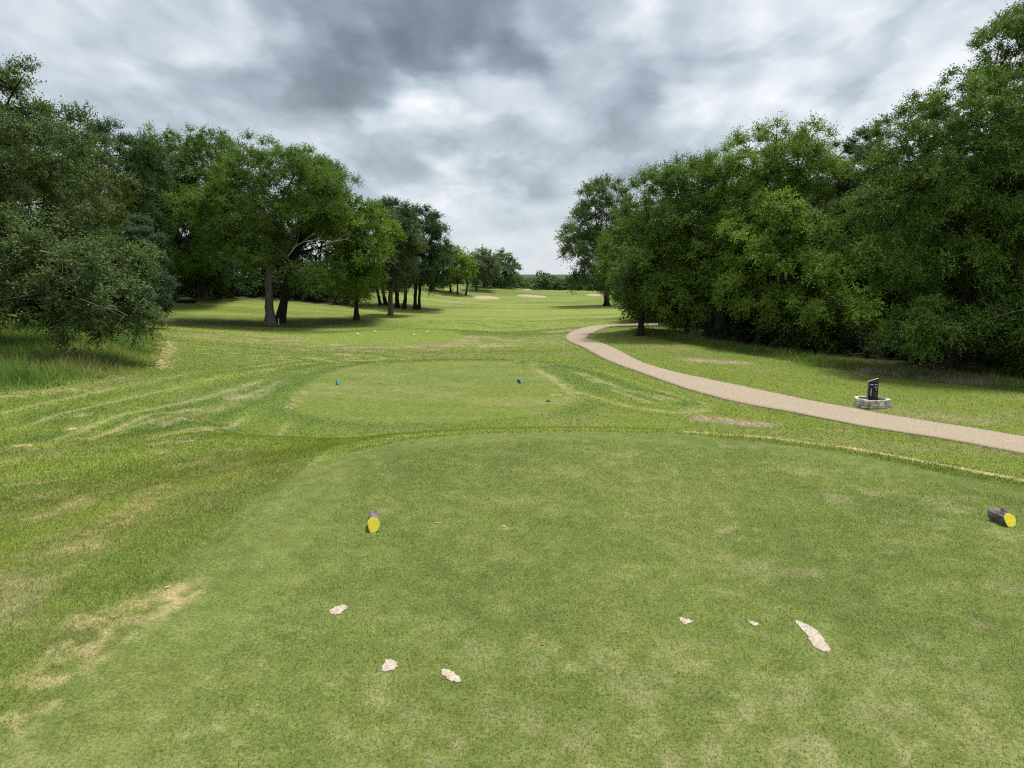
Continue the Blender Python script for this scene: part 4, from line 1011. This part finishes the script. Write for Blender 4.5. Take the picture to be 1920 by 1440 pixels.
for (u, v), mt_, s_, lb in [((820, 981), M_YL, .015, 'pale yellow fallen leaf between the log marker and the centre of the tee'), ((314, 1102), M_YL, .016, 'bright yellow fallen leaf at the left rim of the tee'), ((1016, 1210), M_BL, .012, 'reddish brown fallen leaf on the middle of the tee'),
                            ((945, 988), M_PL, .018, 'pale dry leaf right of the log marker')]:
    p = px(u, v)[0]; a_ = rng.uniform(0, 6.28); rt = Matrix.Rotation(a_, 4, 'Z')
    sh = [(-1, 0, .1), (-.4, .38, .3), (.3, .36, .25), (1, 0, .3), (.3, -.36, .25), (-.4, -.38, .3), (0, 0, .15)]
    me = bpy.data.meshes.new('fallen_leaf'); me.from_pydata([tuple(rt @ (Vector(q) * s_)) for q in sh], [], [(0, 1, 6), (1, 2, 6), (2, 3, 6), (3, 4, 6), (4, 5, 6), (5, 0, 6)]); me.update()
    tag(link('fallen_leaf', me, mt_, None, (p[0], p[1], p[2] + .002)), lb, 'leaf', 'fallen leaves on the tee')

# ------------------------------------------------------------------ sky: broken cloud over a Nishita sky
EXPO = 0.6
SUN_AZ, SUN_EL = R(28), R(69)
wd = bpy.data.worlds.new('World'); sc.world = wd; wd.use_nodes = True
nt = wd.node_tree; ns, lk = nt.nodes, nt.links; ns.clear()
# brightness of the clouds by direction, read at (u, v) as u v grey
SKY = np.array("""100 30 235 150 10 228 200 40 200 250 10 215 300 20 200 330 55 190 180 70 205 230 90 205 170 110 228 200 105 232 230 125 225 110 130 222 150 190 200 210 175 212 130 220 205 300 170 212 250 200 205 310 110 185 350 135 170 260 120 195 340 80 205 390 85 215 400 40 210 415 35 240 440 50 240 450 75 225 480 60 205 420 100 200 400 130 175 450 150 170 380 150 170 420 165 180 500 100 190 540 30 170 560 60 160 500 20 180 600 40 155 640 80 150 600 110 165 560 140 165 640 150 150 680 140 152 600 190 165 640 200 165 500 180 195 450 200 205 520 220 205 400 220 210 350 230 212 560 230 215 620 235 220 680 230 225 720 220 225 600 270 210 660 280 205 700 310 195 720 340 185 560 260 208
660 20 155 700 40 150 750 60 138 780 90 135 740 100 138 680 100 155 680 160 148 650 170 152 720 190 165 760 140 160 700 200 175 800 120 145 850 130 140 820 40 150 860 50 140 900 30 145 880 90 140 920 80 145 960 20 160 940 110 140 1000 120 145 980 70 150 1040 100 165 1000 50 195 1020 55 232 1060 70 230 1080 90 215 1000 25 190 1060 20 190 1100 30 190 1140 20 195 1170 35 220 1190 40 235 1220 15 235 1150 60 220 1130 100 210 1100 110 210 1180 90 210 1060 140 195 960 150 205 900 145 205 860 140 220 840 150 225 800 165 240 785 185 240 830 165 205 860 180 235 850 200 232 880 190 195 900 190 192 940 180 205 980 160 205 1000 190 205 900 215 220 960 220 200 760 230 225 720 240 225 700 260 215 780 260 205 820 230 215 840 270 190 900 250 190 860 300 185 800 310 182 700 300 195 680 330 180 760 290 195 960 250 190 1020 250 215 940 280 205 1040 270 210 1000 300 195 1080 170 200 1120 180 210 1100 200 190 1140 210 170 1180 190 172 1200 170 175 1220 150 180 1240 120 185 1250 80 200 1160 240 180 1200 230 205 1240 200 220 1270 210 230 1220 260 205 1140 250 190 1100 300 185 1060 300 190 1180 310 185 1120 300 205
930 320 175 950 320 180 985 345 170 1010 350 172 1050 342 185 1000 320 200 900 300 205 940 295 215 880 340 225 760 360 222 720 345 215 700 350 185 690 330 180 840 340 222 820 380 232 860 385 232 900 380 220 940 380 215 880 410 210 960 400 200 940 415 188 990 420 192 1000 390 218 1040 380 222 1040 410 205 900 430 208 960 445 222 1010 440 228 860 430 205 880 460 215 960 465 212 1000 470 210 1040 450 215 1000 490 212 960 500 212 1020 510 214 1080 330 210 1060 360 218
1200 10 225 1280 30 195 1240 50 215 1300 70 200 1330 10 215 1370 40 222 1420 20 232 1400 50 235 1300 90 185 1260 90 200 1310 115 175 1270 115 180 1350 100 205 1400 90 200 1450 60 210 1500 80 200 1480 40 215 1530 15 235 1560 40 225 1600 70 225 1550 70 215 1500 110 215 1400 130 205 1450 115 225 1340 150 225 1390 150 230 1450 150 235 1500 130 230 1540 115 245 1600 100 232 1650 60 245 1660 90 242 1700 60 225 1700 20 210 1760 15 215 1760 60 222 1720 100 218 1650 130 220 1600 150 205 1640 160 205 1680 130 222 1560 160 212 1590 180 200 1520 150 215 1500 170 230 1460 160 240 1350 170 245 1300 190 232 1290 215 245 1280 195 240 1340 200 230 1400 200 225 1460 190 215 1480 215 205 1520 190 238 1550 200 232 1600 210 220 1650 200 225 1700 180 232 1440 230 220 1380 220 225 1340 240 210 1260 250 210 1240 290 190 1290 270 200 1800 90 225 1850 10 215
0 5 225 40 40 230 60 80 228 20 80 225 90 60 230 100 330 206 300 330 208 500 330 208 1300 340 214 1500 340 218 1800 300 220 200 450 210 600 450 212 1300 450 216 1700 450 216""".split(), float).reshape(-1, 3)
def table(az, el):
    x_, y_, z_ = math.sin(az) * math.cos(el), math.cos(az) * math.cos(el), math.sin(el)
    fwd = y_ * cp - z_ * sp; upc = y_ * sp + z_ * cp
    u = CU + F * x_ / fwd; v = CV - F * upc / fwd
    u = min(max(u, 0), 1920); v = min(max(v, 0), 513)
    d2 = ((SKY[:, 0] - u) / 1.25) ** 2 + (SKY[:, 1] - v) ** 2
    w = np.exp(-d2 / (2 * 14.0 ** 2)) + 1e-3 * np.exp(-d2 / (2 * 60.0 ** 2)) + 1e-6 / (1 + d2 / 1e4)
    return float((w * SKY[:, 2]).sum() / w.sum())
AZ = np.radians(np.linspace(-36, 36, 31)); EL = np.radians(np.linspace(0, 21, 18))
tc = N(ns, 'ShaderNodeTexCoord')
def vmath(op, a_=None, b_=None, s=None):
    n = N(ns, 'ShaderNodeVectorMath', operation=op)
    for k, q in enumerate((a_, b_)):
        if q is None: continue
        if isinstance(q, tuple): n.inputs[k].default_value = q
        else: lk.new(q, n.inputs[k])
    if s is not None: n.inputs['Scale'].default_value = s
    return n
def fm(op, a_, b_=None, c_=None, clamp=False):
    n = N(ns, 'ShaderNodeMath', operation=op); n.use_clamp = clamp
    for k, q in enumerate((a_, b_, c_)):
        if q is None: continue
        if isinstance(q, (int, float)): n.inputs[k].default_value = q
        else: lk.new(q, n.inputs[k])
    return n.outputs[0]
def nz(vec, scale, det, rough=.6, lac=2.0, dist=0.0):
    n = N(ns, 'ShaderNodeTexNoise'); n.inputs['Scale'].default_value = scale; n.inputs['Detail'].default_value = det
    n.inputs['Roughness'].default_value = rough; n.inputs['Lacunarity'].default_value = lac; n.inputs['Distortion'].default_value = dist
    lk.new(vec, n.inputs['Vector']); return n
D = tc.outputs['Generated']
sx = N(ns, 'ShaderNodeSeparateXYZ'); lk.new(D, sx.inputs[0])
# cloud-layer coordinates: clouds shrink towards the horizon
zz = fm('ADD', fm('MAXIMUM', sx.outputs[2], 0.0), .42)
cx = N(ns, 'ShaderNodeCombineXYZ'); lk.new(fm('DIVIDE', sx.outputs[0], zz), cx.inputs[0]); lk.new(fm('DIVIDE', sx.outputs[1], zz), cx.inputs[1]); lk.new(fm('MULTIPLY', sx.outputs[2], 2.0), cx.inputs[2])
PL = cx.outputs[0]
w1 = nz(PL, 2.6, 2, .5); w2 = nz(PL, 5.0, 6, .62)
sh1 = vmath('SUBTRACT', w1.outputs['Color'], (.5, .5, .5)); sh2 = vmath('SUBTRACT', w2.outputs['Color'], (.5, .5, .5))
s1 = N(ns, 'ShaderNodeSeparateXYZ'); lk.new(sh1.outputs[0], s1.inputs[0]); s2 = N(ns, 'ShaderNodeSeparateXYZ'); lk.new(sh2.outputs[0], s2.inputs[0])
az = fm('ARCTAN2', sx.outputs[0], sx.outputs[1]); el = fm('ARCSINE', fm('MINIMUM', sx.outputs[2], 1.0))
damp = fm('MULTIPLY', fm('ADD', fm('MAXIMUM', el, 0.0), .05), 3.0, clamp=True)
azw = fm('ADD', az, fm('MULTIPLY', damp, fm('ADD', fm('MULTIPLY', s1.outputs[0], .07), fm('MULTIPLY', s2.outputs[0], .065))))
elw = fm('ADD', el, fm('MULTIPLY', damp, fm('ADD', fm('MULTIPLY', s1.outputs[1], .045), fm('MULTIPLY', s2.outputs[1], .05))))
fac = fm('DIVIDE', fm('SUBTRACT', azw, float(AZ[0])), float(AZ[-1] - AZ[0]), clamp=True)
val = None
for j, e_ in enumerate(EL):
    cr = N(ns, 'ShaderNodeValToRGB'); cr.color_ramp.interpolation = 'EASE'
    els = cr.color_ramp.elements
    for q in range(len(AZ)):
        p_ = q / (len(AZ) - 1)
        e2 = els[0] if q == 0 else (els[1] if q == len(AZ) - 1 else els.new(p_))
    vals = [table(float(a_), float(e_)) / 255 for a_ in AZ]
    for q, e2 in enumerate(sorted(els, key=lambda t: t.position)):
        e2.position = q / (len(AZ) - 1)
    for q in range(len(AZ)): els[q].color = (vals[q],) * 3 + (1,)
    lk.new(fac, cr.inputs[0])
    if val is None: val = cr.outputs[0]
    else:
        mr = N(ns, 'ShaderNodeMapRange', interpolation_type='SMOOTHSTEP'); lk.new(elw, mr.inputs[0]); mr.inputs[1].default_value = float(EL[j - 1]); mr.inputs[2].default_value = float(e_)
        mx = N(ns, 'ShaderNodeMix', data_type='FLOAT'); lk.new(mr.outputs[0], mx.inputs[0]); lk.new(val, mx.inputs[2]); lk.new(cr.outputs[0], mx.inputs[3]); val = mx.outputs[0]
PUFF = .13
# billows: puffs catch light along their upper edges
qx = N(ns, 'ShaderNodeCombineXYZ')
lk.new(fm('DIVIDE', az, fm('ADD', fm('MAXIMUM', el, 0.0), .30)), qx.inputs[0]); lk.new(fm('MULTIPLY', fm('LOGARITHM', fm('ADD', fm('MAXIMUM', el, 0.0), .07), 2.718), .75), qx.inputs[1])
qw = vmath('ADD', qx.outputs[0], vmath('SCALE', sh2.outputs[0], s=.10).outputs[0])
qu = vmath('ADD', qw.outputs[0], (0.02, .035, 0)); qv = vmath('ADD', qw.outputs[0], (0.006, .013, 0))
A1, B1 = nz(qw.outputs[0], 3.6, 5, .52).outputs[0], nz(qu.outputs[0], 3.6, 5, .52).outputs[0]
A2 = nz(qw.outputs[0], 9, 4, .55).outputs[0]
rel = fm('ADD', fm('MULTIPLY', fm('SUBTRACT', A1, B1), .08), fm('MULTIPLY', fm('SUBTRACT', A2, .5), .07))
patch = N(ns, 'ShaderNodeMapRange', interpolation_type='SMOOTHSTEP'); lk.new(A1, patch.inputs[0]); patch.inputs[1].default_value = .43; patch.inputs[2].default_value = .57; patch.inputs[3].default_value = -.035; patch.inputs[4].default_value = .03
qw2 = vmath('ADD', qx.outputs[0], vmath('SCALE', sh2.outputs[0], s=.16).outputs[0])
vo = N(ns, 'ShaderNodeTexVoronoi', feature='F1'); vo.inputs['Scale'].default_value = 5.0; vo.inputs['Detail'].default_value = 2.0; vo.inputs['Roughness'].default_value = .55; vo.inputs['Lacunarity'].default_value = 2.2
lk.new(qw2.outputs[0], vo.inputs['Vector'])
puff = fm('MULTIPLY', fm('SUBTRACT', .50, vo.outputs['Distance']), PUFF)
det = fm('ADD', fm('ADD', rel, patch.outputs[0]), puff)
low = fm('MULTIPLY', fm('ADD', fm('MAXIMUM', el, 0.0), .01), 7.0, clamp=True)
val = fm('ADD', val, fm('MULTIPLY', det, low))
# the bright part of the sky lies round the sun, above the frame
sunv = (math.sin(SUN_AZ) * math.cos(SUN_EL), math.cos(SUN_AZ) * math.cos(SUN_EL), math.sin(SUN_EL))
dt = N(ns, 'ShaderNodeVectorMath', operation='DOT_PRODUCT'); lk.new(D, dt.inputs[0]); dt.inputs[1].default_value = sunv
glow = fm('MULTIPLY', fm('POWER', fm('MAXIMUM', dt.outputs['Value'], 0.0), 9.0), .9)
val = fm('MAXIMUM', val, 0.0)
val = fm('MAXIMUM', fm('ADD', fm('MULTIPLY', fm('SUBTRACT', val, .80), 1.0), .865), 0.0)
lumv = fm('POWER', val, 2.25)
tint = N(ns, 'ShaderNodeValToRGB'); te = tint.color_ramp.elements
te[0].position = .42; te[0].color = (.81, 1.0, 1.17, 1); te[1].position = .95; te[1].color = (.97, 1.0, 1.045, 1)
e2 = te.new(.76); e2.color = (.865, 1.01, 1.13, 1)
lk.new(val, tint.inputs[0])
k_ = 10.0 / 2 ** EXPO
tot = fm('MULTIPLY', fm('ADD', lumv, glow), k_)
cc = vmath('SCALE', tint.outputs[0]); lk.new(tot, cc.inputs['Scale'])
sky = N(ns, 'ShaderNodeTexSky'); sky.sky_type = 'NISHITA'; sky.sun_disc = False; sky.sun_elevation = SUN_EL; sky.sun_rotation = SUN_AZ
mxc = N(ns, 'ShaderNodeMix', data_type='RGBA'); mxc.inputs[0].default_value = .93; lk.new(sky.outputs[0], mxc.inputs[6]); lk.new(cc.outputs[0], mxc.inputs[7])
bg = N(ns, 'ShaderNodeBackground'); bg.inputs['Strength'].default_value = .1; lk.new(mxc.outputs[2], bg.inputs[0])
wo = N(ns, 'ShaderNodeOutputWorld'); lk.new(bg.outputs[0], wo.inputs[0])

sl_ = bpy.data.lights.new('sun', 'SUN'); sl_.energy = 3.2; sl_.angle = R(11); sl_.color = (1, .955, .88)
so = bpy.data.objects.new('sun', sl_); COL.objects.link(so)
so.rotation_euler = Vector(sunv).to_track_quat('Z', 'Y').to_euler()
so.location = (20, 30, 60)

vs_ = sc.view_settings
vs_.view_transform = 'Standard'; vs_.look = 'None'; vs_.exposure = EXPO; vs_.gamma = 1; vs_.use_curve_mapping = False
sc.cycles.max_bounces = 6; sc.cycles.diffuse_bounces = 3; sc.cycles.glossy_bounces = 2; sc.cycles.transmission_bounces = 4
sc.cycles.use_denoising = False
sc.cycles.filter_width = 1.15
sc.cycles.sample_clamp_indirect = 4
